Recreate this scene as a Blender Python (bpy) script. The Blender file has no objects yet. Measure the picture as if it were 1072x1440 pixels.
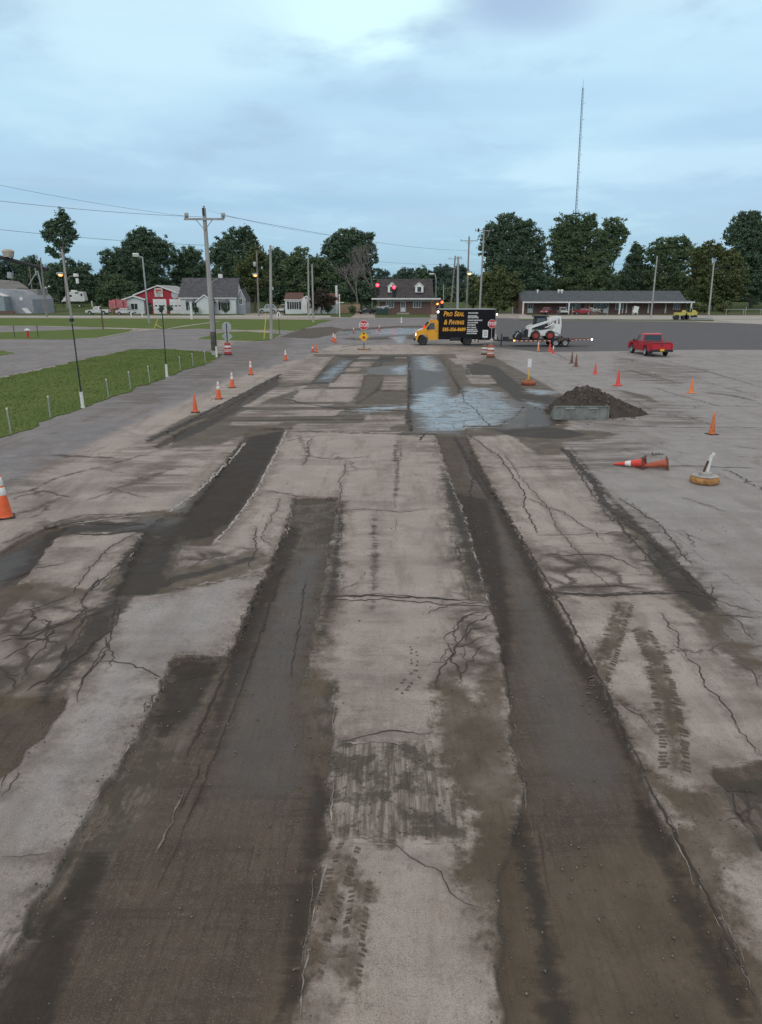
import bpy, bmesh, math, random
import numpy as np
from mathutils import Vector, Matrix
random.seed(7); rng = np.random.default_rng(11)
C = bpy.context.scene
COL = C.collection
# ------------------------------------------------------------------ camera
FPX = 1000.0; CX, CY = 536.0, 720.0; PITCH = math.radians(16.96); H = 4.5
ST, CT = math.sin(PITCH), math.cos(PITCH)
cam = bpy.data.cameras.new('camera'); co = bpy.data.objects.new('camera', cam); COL.objects.link(co)
co.location = (0, 0, H); co.rotation_euler = (math.pi/2 - PITCH, 0, 0)
cam.sensor_fit = 'VERTICAL'; cam.sensor_height = 36.0; cam.lens = 36.0*FPX/1440.0
cam.clip_end = 5000; cam.clip_start = 0.1
C.camera = co

def gxy(px, py):                       # image point -> point on flat ground, metres
    u = (px-CX)/FPX; v = (CY-py)/FPX
    z = -ST + v*CT
    t = -H/z
    return (u*t, t*(CT+v*ST))
def at(px, py, Y):                     # image point -> point in space at the distance Y
    u = (px-CX)/FPX; v = (CY-py)/FPX
    t = Y/(CT+v*ST)
    return (u*t, Y, H + t*(-ST+v*CT))
def scl(py):                           # pixels per metre of something standing at image row py
    v = (CY-py)/FPX
    return FPX*(ST - v*CT)/H
def hill(Y):
    a = min(1.0, max(0.0, (Y-192)/60.0)); return 2.2*a*a*(3-2*a)
def mpp(Y): return (Y*CT+H*ST)/FPX     # metres per pixel at distance Y

# ------------------------------------------------------------------ nodes
class NT:
    def __init__(s, tree): s.t = tree; s.n = tree.nodes; s.l = tree.links
    def _in(s, sock, v):
        if v is None: return
        if isinstance(v, bpy.types.NodeSocket): s.l.new(v, sock)
        else:
            if isinstance(v, (tuple, list)) and len(v) == 3 and sock.type == 'RGBA': v = (*v, 1)
            sock.default_value = v
    def math(s, op, a, b=None, c=None, clamp=False):
        n = s.n.new('ShaderNodeMath'); n.operation = op; n.use_clamp = clamp
        s._in(n.inputs[0], a); s._in(n.inputs[1], b); s._in(n.inputs[2], c); return n.outputs[0]
    def add(s, a, b): return s.math('ADD', a, b)
    def mul(s, a, b): return s.math('MULTIPLY', a, b)
    def sub(s, a, b): return s.math('SUBTRACT', a, b)
    def smooth(s, v, lo, hi, a=0.0, b=1.0):
        n = s.n.new('ShaderNodeMapRange'); n.interpolation_type = 'SMOOTHSTEP'
        s._in(n.inputs[0], v); s._in(n.inputs[1], lo); s._in(n.inputs[2], hi); s._in(n.inputs[3], a); s._in(n.inputs[4], b)
        return n.outputs[0]
    def mix(s, f, a, b, mode='MIX'):
        n = s.n.new('ShaderNodeMix'); n.data_type = 'RGBA'; n.blend_type = mode
        s._in(n.inputs[0], f); s._in(n.inputs[6], a); s._in(n.inputs[7], b); return n.outputs[2]
    def fmix(s, f, a, b):
        n = s.n.new('ShaderNodeMix'); n.data_type = 'FLOAT'
        s._in(n.inputs[0], f); s._in(n.inputs[2], a); s._in(n.inputs[3], b); return n.outputs[0]
    def attr(s, name):
        n = s.n.new('ShaderNodeAttribute'); n.attribute_name = name; return n.outputs['Fac']
    def scale(s, vec, sc, rot=0.0):
        n = s.n.new('ShaderNodeMapping'); s._in(n.inputs[0], vec); n.inputs['Scale'].default_value = sc
        n.inputs['Rotation'].default_value = (0, 0, rot); return n.outputs[0]
    def noise(s, vec, sc, det=4.0, rough=0.55, dist=0.0, col=False):
        n = s.n.new('ShaderNodeTexNoise'); s._in(n.inputs['Vector'], vec); n.inputs['Scale'].default_value = sc
        n.inputs['Detail'].default_value = det; n.inputs['Roughness'].default_value = rough
        n.inputs['Distortion'].default_value = dist
        return n.outputs['Color' if col else 'Fac']
    def voro(s, vec, sc, feat='DISTANCE_TO_EDGE', rnd=1.0):
        n = s.n.new('ShaderNodeTexVoronoi'); n.feature = feat; s._in(n.inputs['Vector'], vec)
        n.inputs['Scale'].default_value = sc; n.inputs['Randomness'].default_value = rnd
        return n.outputs['Distance']
    def vadd(s, a, b, k):
        n = s.n.new('ShaderNodeVectorMath'); n.operation = 'MULTIPLY_ADD'
        s._in(n.inputs[0], b); n.inputs[1].default_value = (k, k, 0); s._in(n.inputs[2], a); return n.outputs[0]

def newmat(name):
    m = bpy.data.materials.new(name); m.use_nodes = True
    nt = NT(m.node_tree); bs = m.node_tree.nodes['Principled BSDF']
    return m, nt, bs
def mat(name, col, rough=0.6, metal=0.0, var=0.25, sc=3.0, dirt=0.0, bump=0.0, emit=None, es=1.0, world=False, streak=False, spec=0.5):
    m, nt, bs = newmat(name)
    tc = nt.n.new('ShaderNodeTexCoord'); v = tc.outputs['Object']
    if streak: v = nt.scale(v, (1, 1, .15))
    n = nt.noise(v, sc, 5); f = nt.smooth(n, .3, .7)
    lo = tuple(c*(1-var) for c in col); hi = tuple(min(1, c*(1+var*.6)) for c in col)
    c = nt.mix(f, lo, hi)
    if dirt:
        d = nt.smooth(nt.noise(v, sc*2.7, 6, .7), .5, .68, 0, dirt)
        c = nt.mix(d, c, (.07, .06, .05))
        nt.l.new(nt.fmix(d, rough, .85), bs.inputs['Roughness'])
    else: bs.inputs['Roughness'].default_value = rough
    nt.l.new(c, bs.inputs['Base Color'])
    bs.inputs['Metallic'].default_value = metal
    bs.inputs['Specular IOR Level'].default_value = spec
    if bump:
        b = nt.n.new('ShaderNodeBump'); b.inputs['Strength'].default_value = bump; b.inputs['Distance'].default_value = .02
        nt.l.new(nt.noise(v, sc*6, 6), b.inputs['Height']); nt.l.new(b.outputs[0], bs.inputs['Normal'])
    if emit:
        bs.inputs['Emission Color'].default_value = (*emit, 1); bs.inputs['Emission Strength'].default_value = es
    return m

# ------------------------------------------------------------------ mesh builder
class MB:
    def __init__(s): s.v = []; s.f = []
    def face(s, pts):
        i = len(s.v); s.v += [tuple(p) for p in pts]; s.f.append(tuple(range(i, i+len(pts)))); return s
    def box(s, c, d, rz=0.0, ry=0.0, rx=0.0):
        R = Matrix.Rotation(rz, 3, 'Z') @ Matrix.Rotation(ry, 3, 'Y') @ Matrix.Rotation(rx, 3, 'X')
        i = len(s.v)
        for sx in (-1, 1):
            for sy in (-1, 1):
                for sz in (-1, 1):
                    p = R @ Vector((sx*d[0]/2, sy*d[1]/2, sz*d[2]/2)) + Vector(c); s.v.append(tuple(p))
        for q in ((0,1,3,2),(4,6,7,5),(0,4,5,1),(2,3,7,6),(0,2,6,4),(1,5,7,3)): s.f.append(tuple(i+k for k in q))
        return s
    def tube(s, p0, p1, r0, r1=None, n=8, cap=True):
        r1 = r0 if r1 is None else r1
        p0 = Vector(p0); p1 = Vector(p1); d = (p1-p0)
        if d.length < 1e-6: return s
        d.normalize(); a = d.orthogonal().normalized(); b = d.cross(a); i = len(s.v)
        for p, r in ((p0, r0), (p1, r1)):
            for k in range(n):
                t = 2*math.pi*k/n; s.v.append(tuple(p + a*math.cos(t)*r + b*math.sin(t)*r))
        for k in range(n): s.f.append((i+k, i+(k+1) % n, i+n+(k+1) % n, i+n+k))
        if cap: s.f.append(tuple(i+n-1-k for k in range(n))); s.f.append(tuple(i+n+k for k in range(n)))
        return s
    def path(s, pts, r, n=6):
        for a, b in zip(pts[:-1], pts[1:]): s.tube(a, b, r, r, n)
        return s
    def lathe(s, prof, c=(0,0,0), n=24, axis='z'):      # prof (r,z); open ends
        i = len(s.v); c = Vector(c)
        for r, z in prof:
            for k in range(n):
                t = 2*math.pi*k/n; x, y = r*math.cos(t), r*math.sin(t)
                p = (x, y, z) if axis == 'z' else (x, z, y)
                s.v.append(tuple(Vector(p)+c))
        for j in range(len(prof)-1):
            for k in range(n):
                a = i+j*n+k; b = i+j*n+(k+1) % n; s.f.append((a, b, b+n, a+n))
        return s
    def prism(s, prof, y0, y1, plane='xz', inset=None):   # prof in xz, extruded along y (or yz along x)
        i = len(s.v); n = len(prof)
        for k, y in enumerate((y0, y1)):
            for (a, b) in prof:
                s.v.append((a, y, b) if plane == 'xz' else (y, a, b))
        s.f.append(tuple(i+k for k in range(n))); s.f.append(tuple(i+n+n-1-k for k in range(n)))
        for k in range(n): s.f.append((i+k, i+n+k, i+n+(k+1) % n, i+(k+1) % n))
        return s
    def build(s, name, m, parent=None, bevel=0.0, smooth=False, subsurf=0):
        me = bpy.data.meshes.new(name); me.from_pydata(s.v, [], s.f); me.validate()
        bm = bmesh.new(); bm.from_mesh(me)
        if bevel:
            bmesh.ops.remove_doubles(bm, verts=bm.verts, dist=1e-5)
            es = [e for e in bm.edges if len(e.link_faces) == 2 and e.calc_face_angle(0) > .5]
            bmesh.ops.bevel(bm, geom=es, offset=bevel, segments=2, affect='EDGES', clamp_overlap=True)
        if smooth: bmesh.ops.remove_doubles(bm, verts=bm.verts, dist=1e-5)
        bmesh.ops.recalc_face_normals(bm, faces=bm.faces)
        if smooth:
            for f in bm.faces: f.smooth = True
            for e in bm.edges:
                if len(e.link_faces) == 2 and e.calc_face_angle(0) > .9: e.smooth = False
        bm.to_mesh(me); bm.free()
        me.materials.append(m)
        o = bpy.data.objects.new(name, me); COL.objects.link(o)
        if parent: o.parent = parent
        return o
def tag(o, label=None, cat=None, group=None, kind=None):
    if label: o['label'] = label
    if cat: o['category'] = cat
    if group: o['group'] = group
    if kind: o['kind'] = kind
    return o
def thing(name, label, cat, loc=(0,0,0), rz=0.0, group=None, rot=None):
    o = bpy.data.objects.new(name, None); COL.objects.link(o); o.location = loc
    o.rotation_euler = rot or (0, 0, rz); o.empty_display_size = .2
    return tag(o, label, cat, group)
def dup(root, loc, rz=0.0, label=None, group=None, rot=None, scale=None):
    r = root.copy(); COL.objects.link(r); r.location = loc; r.rotation_euler = rot or (0, 0, rz)
    if label: r['label'] = label
    if group: r['group'] = group
    if scale: r.scale = scale
    def rec(a, b):
        for ch in a.children:
            c = ch.copy(); COL.objects.link(c); c.parent = b; rec(ch, c)
    rec(root, r); return r
def text(name, s, size, m, parent, loc, rot, shear=0.0, offset=0.0, thick=0.004, align='LEFT', small=None, sx=1.0, space=1.0):
    cu = bpy.data.curves.new('t', 'FONT'); cu.body = s; cu.size = size; cu.shear = shear; cu.offset = offset
    cu.extrude = thick; cu.align_x = align; cu.align_y = 'CENTER'; cu.space_character = space; cu.resolution_u = 3
    if small:
        cu.small_caps_scale = small
        for f in cu.body_format: f.use_small_caps = True
    t = bpy.data.objects.new('t', cu); COL.objects.link(t)
    dg = bpy.context.evaluated_depsgraph_get(); dg.update()
    me = bpy.data.meshes.new_from_object(t.evaluated_get(dg)); me.name = name
    me.transform(Matrix.Diagonal((sx, 1, 1, 1)))
    bpy.data.objects.remove(t); bpy.data.curves.remove(cu)
    me.materials.clear(); me.materials.append(m)
    o = bpy.data.objects.new(name, me); COL.objects.link(o); o.parent = parent; o.location = loc; o.rotation_euler = rot
    return o
def npmesh(name, V, F, m, kind=None):       # V (n,3) F (k,c) arrays
    me = bpy.data.meshes.new(name); me.vertices.add(len(V)); me.vertices.foreach_set('co', V.astype(np.float32).ravel())
    k, c = F.shape; me.loops.add(k*c); me.loops.foreach_set('vertex_index', F.astype(np.int32).ravel())
    me.polygons.add(k); me.polygons.foreach_set('loop_start', np.arange(0, k*c, c, dtype=np.int32))
    me.polygons.foreach_set('loop_total', np.full(k, c, dtype=np.int32)); me.update(calc_edges=True)
    me.materials.append(m); o = bpy.data.objects.new(name, me); COL.objects.link(o)
    if kind: o['kind'] = kind
    return o
# ------------------------------------------------------------------ the pavement and what has happened to it
def poly_sdf(P, poly, sdf, margin):
    poly = np.array(poly); lo = poly.min(0)-margin; hi = poly.max(0)+margin
    idx = np.nonzero((P[:,0] > lo[0]) & (P[:,0] < hi[0]) & (P[:,1] > lo[1]) & (P[:,1] < hi[1]))[0]
    if len(idx) == 0: return
    p = P[idx]; d2 = np.full(len(p), 1e9); ins = np.zeros(len(p), bool); n = len(poly)
    for i in range(n):
        a = poly[i]; b = poly[(i+1) % n]; e = b-a; w = p-a
        t = np.clip((w@e)/max(e@e, 1e-9), 0, 1); r = w-t[:,None]*e
        d2 = np.minimum(d2, (r*r).sum(1))
        if a[1] != b[1]:
            c = ((a[1] > p[:,1]) != (b[1] > p[:,1])) & (p[:,0] < (b[0]-a[0])*(p[:,1]-a[1])/(b[1]-a[1])+a[0])
            ins ^= c
    d = np.sqrt(d2); d[~ins] *= -1
    sdf[idx] = np.maximum(sdf[idx], d)
def W(pts): return [gxy(*p) for p in pts]
def line_poly(pts, w):                      # a streak: image polyline with its width in metres (tapered at the ends)
    q = [Vector(gxy(*p)) for p in pts]; L = []; R = []
    for i, p in enumerate(q):
        a = q[max(0, i-1)]; b = q[min(len(q)-1, i+1)]; d = (b-a).normalized(); n = Vector((-d.y, d.x))
        k = .35 if i in (0, len(q)-1) else 1
        L.append(p+n*w*k/2); R.append(p-n*w*k/2)
    return [tuple(v) for v in L+R[::-1]]

LAY = {}
HALO = []
LAY['mill'] = [W(p) for p in [
 [(413,700),(405,735),(388,775),(372,810),(352,852),(330,905),(318,922),(246,922),(232,948),(218,985),(205,1012),(178,1060),(150,1100),(120,1150),(85,1210),(50,1270),(20,1325),(-2,1357),(-170,1620),(400,1620),(418,1440),(430,1340),(445,1260),(460,1180),(464,1110),(470,1045),(471,958),(432,955),(440,905),(452,850),(462,790),(470,740),(476,700)],
 [(612,608),(625,650),(640,690),(655,730),(672,790),(688,845),(700,890),(708,940),(715,1000),(722,1060),(735,1130),(700,1240),(700,1640),(1250,1640),(1072,1420),(1010,1300),(970,1220),(930,1150),(895,1070),(870,1010),(840,950),(800,880),(765,815),(735,760),(705,705),(680,660),(655,610)],
 [(352,603),(402,601),(385,640),(360,690),(330,732),(296,767),(255,768),(243,797),(240,832),(200,838),(162,838),(205,745),(235,722),(262,722),(290,690),(318,650)],
 [(-200,880),(-200,830),(0,775),(65,740),(100,743),(78,757),(64,775),(48,800),(22,822),(52,821),(38,833),(0,870),(-120,960),(-200,960)],
 [(-200,980),(0,982),(100,980),(84,1010),(60,1035),(30,1072),(0,1097),(-120,1230),(-300,1230)],
 [(215,628),(262,602),(300,584),(345,557),(392,529),(396,533),(352,558),(318,582),(285,604),(250,618),(225,630)],
 [(472,499),(512,498),(500,506),(486,520),(470,538),(437,538),(455,517)],
 [(574,499),(612,498),(628,515),(631,538),(640,560),(650,585),(658,611),(612,609),(577,607),(577,560)],
 [(535,504),(577,503),(577,527),(530,527),(513,522),(524,512)],
 [(512,527),(541,528),(530,548),(577,548),(577,566),(500,568),(508,545)],
 [(604,500),(628,500),(652,548),(640,560),(628,530)],
 [(1000,1077),(1072,1072),(1300,1074),(1300,1190),(1072,1195),(1042,1160),(1015,1110)],
 [(392,474),(428,462),(466,459),(480,462),(470,470),(440,476)],
 [(478,463),(560,458),(604,458),(590,466),(545,468),(490,470)],
 [(545,472),(590,470),(594,477),(500,478),(480,476)],
]]
LAY['mud'] = [W(p) for p in [
 [(610,965),(635,945),(648,958),(665,985),(690,935),(708,945),(720,1060),(760,1200),(1000,1150),(1015,1200),(1022,1265),(1045,1330),(1090,1375),(1300,1700),(700,1700),(700,1440),(696,1340),(690,1290),(668,1268),(640,1240),(638,1205),(665,1185),(662,1140),(640,1110),(615,1080),(612,1010)],
 [(845,955),(870,995),(880,1030),(905,1075),(945,1108),(1002,1110),(1042,1160),(1060,1205),(1020,1205),(990,1200),(900,1090),(855,1000)],
 [(425,940),(455,945),(450,975),(432,1000),(450,1048),(458,1080),(462,1180),(445,1260),(430,1340),(418,1440),(395,1600),(300,1600),(400,1300),(440,1150),(440,1050)],
 [(243,800),(300,790),(355,775),(374,772),(385,790),(352,806),(300,822),(235,834),(165,838),(200,810)],
 [(132,838),(166,838),(152,870),(132,910),(107,950),(80,982),(0,1000),(-60,1000),(0,975),(35,965),(62,935),(92,900),(112,868)],
 [(640,515),(692,528),(720,548),(770,560),(790,575),(785,592),(770,606),(700,612),(655,612),(700,598),(735,577),(712,556),(650,541)],
 [(690,500),(712,510),(730,540),(765,560),(760,575),(720,560),(690,530),(668,512)],
 [(620,655),(640,690),(655,730),(672,790),(684,845),(672,852),(655,800),(640,740),(626,690)],
 [(456,800),(482,790),(480,840),(470,870),(455,905),(440,930),(438,900),(450,860)],
 [(250,612),(280,590),(300,588),(285,604),(330,600),(352,605),(310,625),(240,630)],
 [(265,585),(300,575),(330,560),(345,553),(330,572),(300,590),(240,612),(205,617)],
 [(395,530),(420,528),(440,537),(436,541),(400,545),(370,545)],
 [(860,720),(900,740),(950,790),(1000,840),(1072,925),(1072,960),(1010,900),(960,850),(915,800),(890,770)],
 [(720,612),(790,604),(845,606),(870,611),(850,617),(795,622),(790,640),(760,640),(735,625)],
]]
LAY['gator'] = [W(p) for p in [
 [(120,842),(166,838),(152,870),(132,910),(107,950),(60,1000),(-80,1060),(-80,930),(30,905),(60,880)],
 [(0,830),(110,830),(110,860),(60,900),(0,930),(-80,950),(-80,850)],
 [(640,855),(688,850),(700,900),(705,940),(660,960),(625,950),(630,900)],
 [(620,680),(640,700),(672,800),(684,845),(640,845),(632,780)],
 [(830,690),(860,705),(900,730),(950,770),(990,810),(1072,920),(1072,980),(990,900),(900,800),(860,755)],
 [(1000,1080),(1300,1072),(1300,1210),(1060,1210),(1010,1120)],
 [(755,775),(800,775),(880,800),(910,830),(800,838),(775,835)],
 [(206,745),(275,745),(240,800),(200,838),(160,838),(140,850),(110,835),(150,815),(188,775)],
 [(240,770),(330,775),(320,790),(245,800)],
 [(40,735),(110,728),(205,724),(205,738),(110,742),(70,742)],
 [(455,700),(482,700),(480,830),(455,880),(440,900),(455,790)],
]]
LAY['wet'] = [W(p) for p in [
 [(596,550),(612,540),(630,542),(637,557),(652,544),(690,545),(712,556),(735,575),(720,590),(700,600),(655,604),(600,606),(585,590),(580,578),(560,575),(535,580),(510,583),(486,577),(520,571),(560,569),(577,565),(582,553)],
 [(551,516),(576,511),(577,526),(553,527)],
 [(584,500),(606,499),(622,512),(616,522),(590,518)],
 [(484,508),(494,506),(470,530),(452,532),(464,518)],
 [(480,466),(500,464),(560,461),(592,462),(588,468),(560,470),(520,470),(490,470)],
 [(545,473),(575,471),(570,482),(560,484),(552,478)],
 [(730,560),(760,566),(768,574),(742,572)],
 [(740,545),(800,552),(760,556),(735,552)],
]]
LAY['damp'] = [W(p) for p in [
 [(418,770),(462,770),(452,850),(440,905),(430,955),(438,1050),(440,1150),(440,1090),(400,1130),(300,1130),(290,1070),(330,960),(372,860),(400,800)],
 [(655,640),(680,680),(715,745),(760,840),(800,910),(850,1000),(880,1060),(890,1090),(860,1140),(800,1120),(760,1080),(720,950),(725,870),(700,745),(690,700),(650,670)],
 [(577,500),(612,498),(628,515),(640,560),(655,611),(577,607)],
 [(700,560),(780,570),(780,600),(700,606)],
 [(240,700),(280,690),(262,730),(215,745),(150,748),(205,728),(235,722)],
 [(-200,960),(-200,830),(0,775),(60,748),(48,790),(0,830)],
 [(476,506),(497,504),(470,536),(440,536),(460,518)],
 [(513,516),(577,510),(577,527),(513,526)],
 [(480,466),(560,460),(600,460),(588,470),(500,476)],
]]
LAY['dark'] = [W(p) for p in [
 [(656,612),(668,640),(700,700),(735,760),(800,880),(840,950),(870,1010),(905,1085),(885,1075),(850,1005),(800,930),(765,860),(735,790),(700,725),(664,655)],
 [(640,690),(690,700),(700,745),(712,800),(722,860),(722,930),(706,935),(690,845),(665,770)],
 [(405,735),(425,740),(415,775),(395,820),(370,870),(350,930),(325,990),(300,1040),(285,1060),(320,925),(350,855),(372,810)],
 [(440,1060),(462,1100),(460,1180),(440,1260),(425,1400),(380,1440),(400,1300),(430,1150)],
 [(350,612),(400,602),(380,645),(355,690),(325,735),(240,745),(262,722),(300,680),(330,640)],
 [(165,790),(205,745),(250,760),(230,800),(170,835)],
 [(250,922),(318,922),(270,1000),(215,1050),(230,960)],
 [(740,552),(790,560),(785,592),(740,596),(770,575)],
 [(-170,1620),(120,1200),(160,1190),(100,1350),(60,1500)],
]] + [line_poly(p, w) for p, w in [
 ([(205,620),(255,598),(300,582),(345,556),(392,528)], .35), ([(345,620),(262,724),(205,795),(140,880),(60,985)], .45), ([(170,832),(240,816),(300,802),(374,780)], .30), ([(20,702),(80,672),(160,652),(235,630)], .14), ([(340,580),(450,585),(575,584)], .3), ([(640,612),(575,610),(405,608)], .25), ([(800,626),(850,690),(905,748),(985,830)], .16), ([(482,705),(476,760),(468,830),(450,900)], .16), ([(278,1120),(330,1000),(352,930),(400,800)], .10),
 ([(340,574),(420,578),(520,579)], .5), ([(300,592),(420,590),(590,590)], .45), ([(320,601),(450,603),(600,600)], .3),
 ([(400,569),(480,573),(575,571)], .35), ([(575,500),(577,560),(577,606)], .25), ([(545,480),(480,488),(440,486)], .5),
 ([(630,520),(650,550),(690,600)], .25), ([(470,545),(540,548)], .3), ([(430,565),(500,566)], .3),
 ([(480,510),(535,511)], .5), ([(474,523),(530,524)], .45), ([(500,527),(577,529)], .45), ([(541,503),(535,511),(530,524)], .3),
 ([(541,530),(530,548),(500,568)], .3), ([(395,545),(430,541),(445,537)], .35), ([(440,560),(430,545)], .3),
 ([(455,520),(410,552)], .25), ([(390,606),(420,606),(520,608)], .25), ([(560,640),(556,700)], .18),
 ([(525,720),(528,790),(523,860)], .12),
 ([(400,475),(470,472),(545,466)], .6), ([(545,461),(600,463)], .9), ([(480,478),(560,480)], .5),([(560,474),(605,476)], .8),
]]
LAY['mud'] += [line_poly(p, w) for p, w in [([(880,845),(866,885),(856,920),(840,970)], .24), ([(900,882),(920,922),(934,965),(944,1010),(950,1085)], .26), ([(492,1190),(475,1240),(455,1290),(432,1370)], .17), ([(510,1240),(500,1300),(492,1400)], .16), ([(870,985),(905,1005)], .05)]]
LAY['scar'] = [W(p) for p in [
 [(470,1043),(605,1045),(618,1075),(630,1110),(652,1135),(667,1182),(560,1186),(480,1186),(462,1180),(466,1110)],
 [(430,955),(472,957),(471,1045),(455,1052),(438,1015),(428,980)],
 [(246,922),(318,922),(300,975),(270,1030),(215,1110),(160,1200),(90,1310),(20,1420),(-60,1500),(-10,1360),(120,1150),(205,1012)],
 [(1000,1080),(1300,1076),(1300,1190),(1060,1200)],
 [(626,650),(640,690),(655,730),(668,790),(684,840),(660,842),(640,780),(628,720)],
 [(413,702),(474,702),(468,770),(395,775)],
 [(205,745),(275,745),(243,797),(200,838),(130,830),(188,775)],
]]
LAY['lane'] = [W([(-300,800),(-300,700),(0,612),(117,573),(211,538),(307,497),(330,480),(400,462),(455,447),(900,447),(700,470),(600,485),(470,485),(420,505),(330,530),(270,560),(200,590),(120,630),(40,670),(0,700)]),
 W([(-300,540),(0,531),(108,508),(183,492),(300,494),(310,480),(278,477),(316,466),(345,464),(235,462),(190,466),(140,476),(0,478),(-300,480)]),
 W([(-300,458),(0,458),(150,461),(140,464),(0,467),(-300,469)])]
LAY['lot'] = [W([(694,447),(760,451),(960,452),(1072,456),(1600,458),(1600,497),(1072,492),(980,492),(845,494),(760,495),(730,492),(690,488),(640,487),(700,480)])]
LAY['grey'] = [W([(655,498),(700,500),(720,520),(770,545),(800,590),(790,628),(830,690),(900,760),(990,850),(1072,960),(2200,1500),(1700,490),(690,490)]),
 W([(0,1340),(-50,1000),(0,1110),(60,1035),(110,975),(150,900),(180,845),(240,834),(350,810),(330,870),(300,915),(245,922),(205,1010),(120,1150)])]
LAY['stain'] = [line_poly([(545,640),(535,700),(528,780),(522,900),(512,1040)], .3)]+[W(p) for p in [
 [(610,660),(620,640),(612,608),(577,608),(577,640)], [(480,1000),(545,990),(550,1045),(475,1045)],
 [(500,1050),(530,1050),(528,1110),(500,1110)], [(720,612),(900,612),(930,640),(860,665),(780,680),(740,650)],
 [(860,610),(925,618),(930,645),(880,645)], [(0,690),(60,690),(120,640),(40,640)], [(60,720),(100,700),(60,700),(20,730)],
 [(300,640),(345,618),(262,690),(200,700),(150,690),(200,640)], [(70,770),(130,755),(150,775),(60,830),(30,850)],
 [(0,860),(110,850),(80,930),(0,940),(-60,920)], [(780,630),(850,720),(900,800),(960,900),(1010,900),(900,740),(830,660)],
 [(750,760),(830,740),(900,800),(880,830),(800,830)], [(560,560),(577,560),(577,606),(420,606),(400,590),(540,585)],
 [(250,600),(420,560),(440,606),(300,640),(150,665),(120,650)], [(430,500),(460,500),(400,560),(330,600),(370,540)],
 [(650,505),(700,500),(740,548),(700,545),(655,530)], [(500,500),(577,500),(577,550),(500,550)],
 [(880,640),(905,560),(860,560),(800,620)], [(860,500),(1000,520),(960,545),(860,530)], [(860,545),(960,570),(1000,600),(900,600)],
 [(470,1190),(520,1180),(505,1400),(470,1400),(430,1340)], [(560,900),(600,900),(600,990),(555,990)],
 [(440,850),(480,850),(470,950),(430,950)], [(900,780),(1000,800),(1072,900),(1072,1000),(950,880)],
 [(230,500),(420,470),(400,500),(250,560),(100,600)],[(620,485),(760,488),(700,500),(610,500)],
]]
LAY['mud'].append(W([(440,498),(640,498),(655,520),(655,606),(577,608),(400,604),(352,612),(235,632),(280,598),(330,585),(380,560),(430,545),(455,517)]))
def quad(x0,y0,x1,y1,sk=0): return W([(x0,y0),(x1,y0),(x1-sk,y1),(x0-sk,y1)])
LAY['mud'] += [W(p) for p in [
 [(62,738),(205,720),(262,716),(245,750),(205,750),(100,750)],
 [(340,615),(352,600),(404,596),(404,560),(330,575),(290,600)],
 [(150,815),(190,776),(250,768),(245,800),(235,834),(165,838)],
 [(0,826),(45,818),(130,830),(150,842),(100,850),(40,842),(0,862),(-80,880),(-80,840)],
 [(690,500),(730,520),(780,548),(800,560),(800,600),(760,612),(690,612),(650,612),(640,540)],
 [(560,600),(577,575),(590,600),(655,600),(700,606),(700,614),(620,612),(560,612)],
]]
LAY['dark'] += [W(p) for p in [
 [(655,508),(700,515),(740,548),(790,560),(792,598),(735,606),(740,575),(705,545),(655,532)],
 [(905,745),(940,778),(985,826),(1010,858),(985,862),(945,830),(912,785)],
 [(577,500),(612,498),(630,530),(600,545),(585,560),(577,560)], [(0,780),(64,745),(46,795),(0,820),(-80,850),(-80,810)],
 [(262,722),(330,640),(380,610),(400,604),(360,680),(300,752),(250,760)], [(170,800),(210,750),(245,765),(236,800),(225,832),(170,836)],
 [(240,612),(300,585),(345,560),(390,532),(395,540),(340,575),(290,604),(245,624)],
 [(455,515),(500,500),(514,500),(486,524),(470,540),(437,540)], [(470,499),(577,500),(577,508),(535,508),(500,506)],
 [(690,604),(740,600),(790,602),(830,612),(790,618),(720,614)],
]]
LAY['mud'] += [line_poly(p, w) for p, w in [([(883,520),(905,526),(930,533)], .5), ([(872,549),(900,556),(923,566)], .7), ([(930,506),(1000,524),(1072,545)], .22), ([(952,538),(1003,539)], .4),
 ([(985,551),(1030,556),(1060,563)], .45), ([(938,565),(985,565)], .25), ([(928,571),(1013,570)], .35), ([(950,578),(999,597)], .16), ([(820,529),(855,534)], .35), ([(1040,517),(1090,518)], .5), ([(961,526),(996,537)], .2),
 ([(780,496),(800,507)], .4), ([(700,536),(745,539)], .3), ([(770,520),(800,524)], .3), ([(990,500),(1080,506)], .3), ([(75,641),(110,642),(160,644)], .25), ([(10,697),(45,690),(60,700)], .15), ([(30,722),(60,712),(85,700)], .2),
 ([(150,690),(190,680),(240,660)], .25), ([(420,612),(436,640)], .2), ([(560,620),(556,650)], .25)]]
LAY['dark'] += [W(p) for p in [[(620,655),(640,690),(655,730),(672,790),(684,840),(676,840),(655,790),(640,740),(628,695)], [(577,548),(590,546),(583,566),(577,575)],
 [(0,800),(62,746),(110,738),(205,733),(262,718),(240,752),(120,748),(78,757),(48,800),(0,826)], [(735,1120),(760,1200),(790,1330),(815,1460),(770,1460),(745,1300),(715,1160)], [(880,1070),(940,1170),(1000,1290),(1070,1430),(1030,1430),(960,1290),(900,1170)]]]
LAY['clean'] = [quad(499,501,534,505,2), quad(489,509,533,515.5,3), quad(481,517.5,509,522.5,4), quad(468,526,516,544,6), quad(540,529,574,550,3), quad(423,547,508,565,14),
 quad(352,568,470,572,14), quad(345,576,484,585,14), quad(418,595,556,605,8), quad(514,584,574,597,3), quad(420,502,470,538,30), quad(556,502,573,508,1), quad(330,593,400,598,6), quad(630,504,655,512,-12), quad(654,527,690,540,-10)]
CRK_LINES = []
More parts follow.
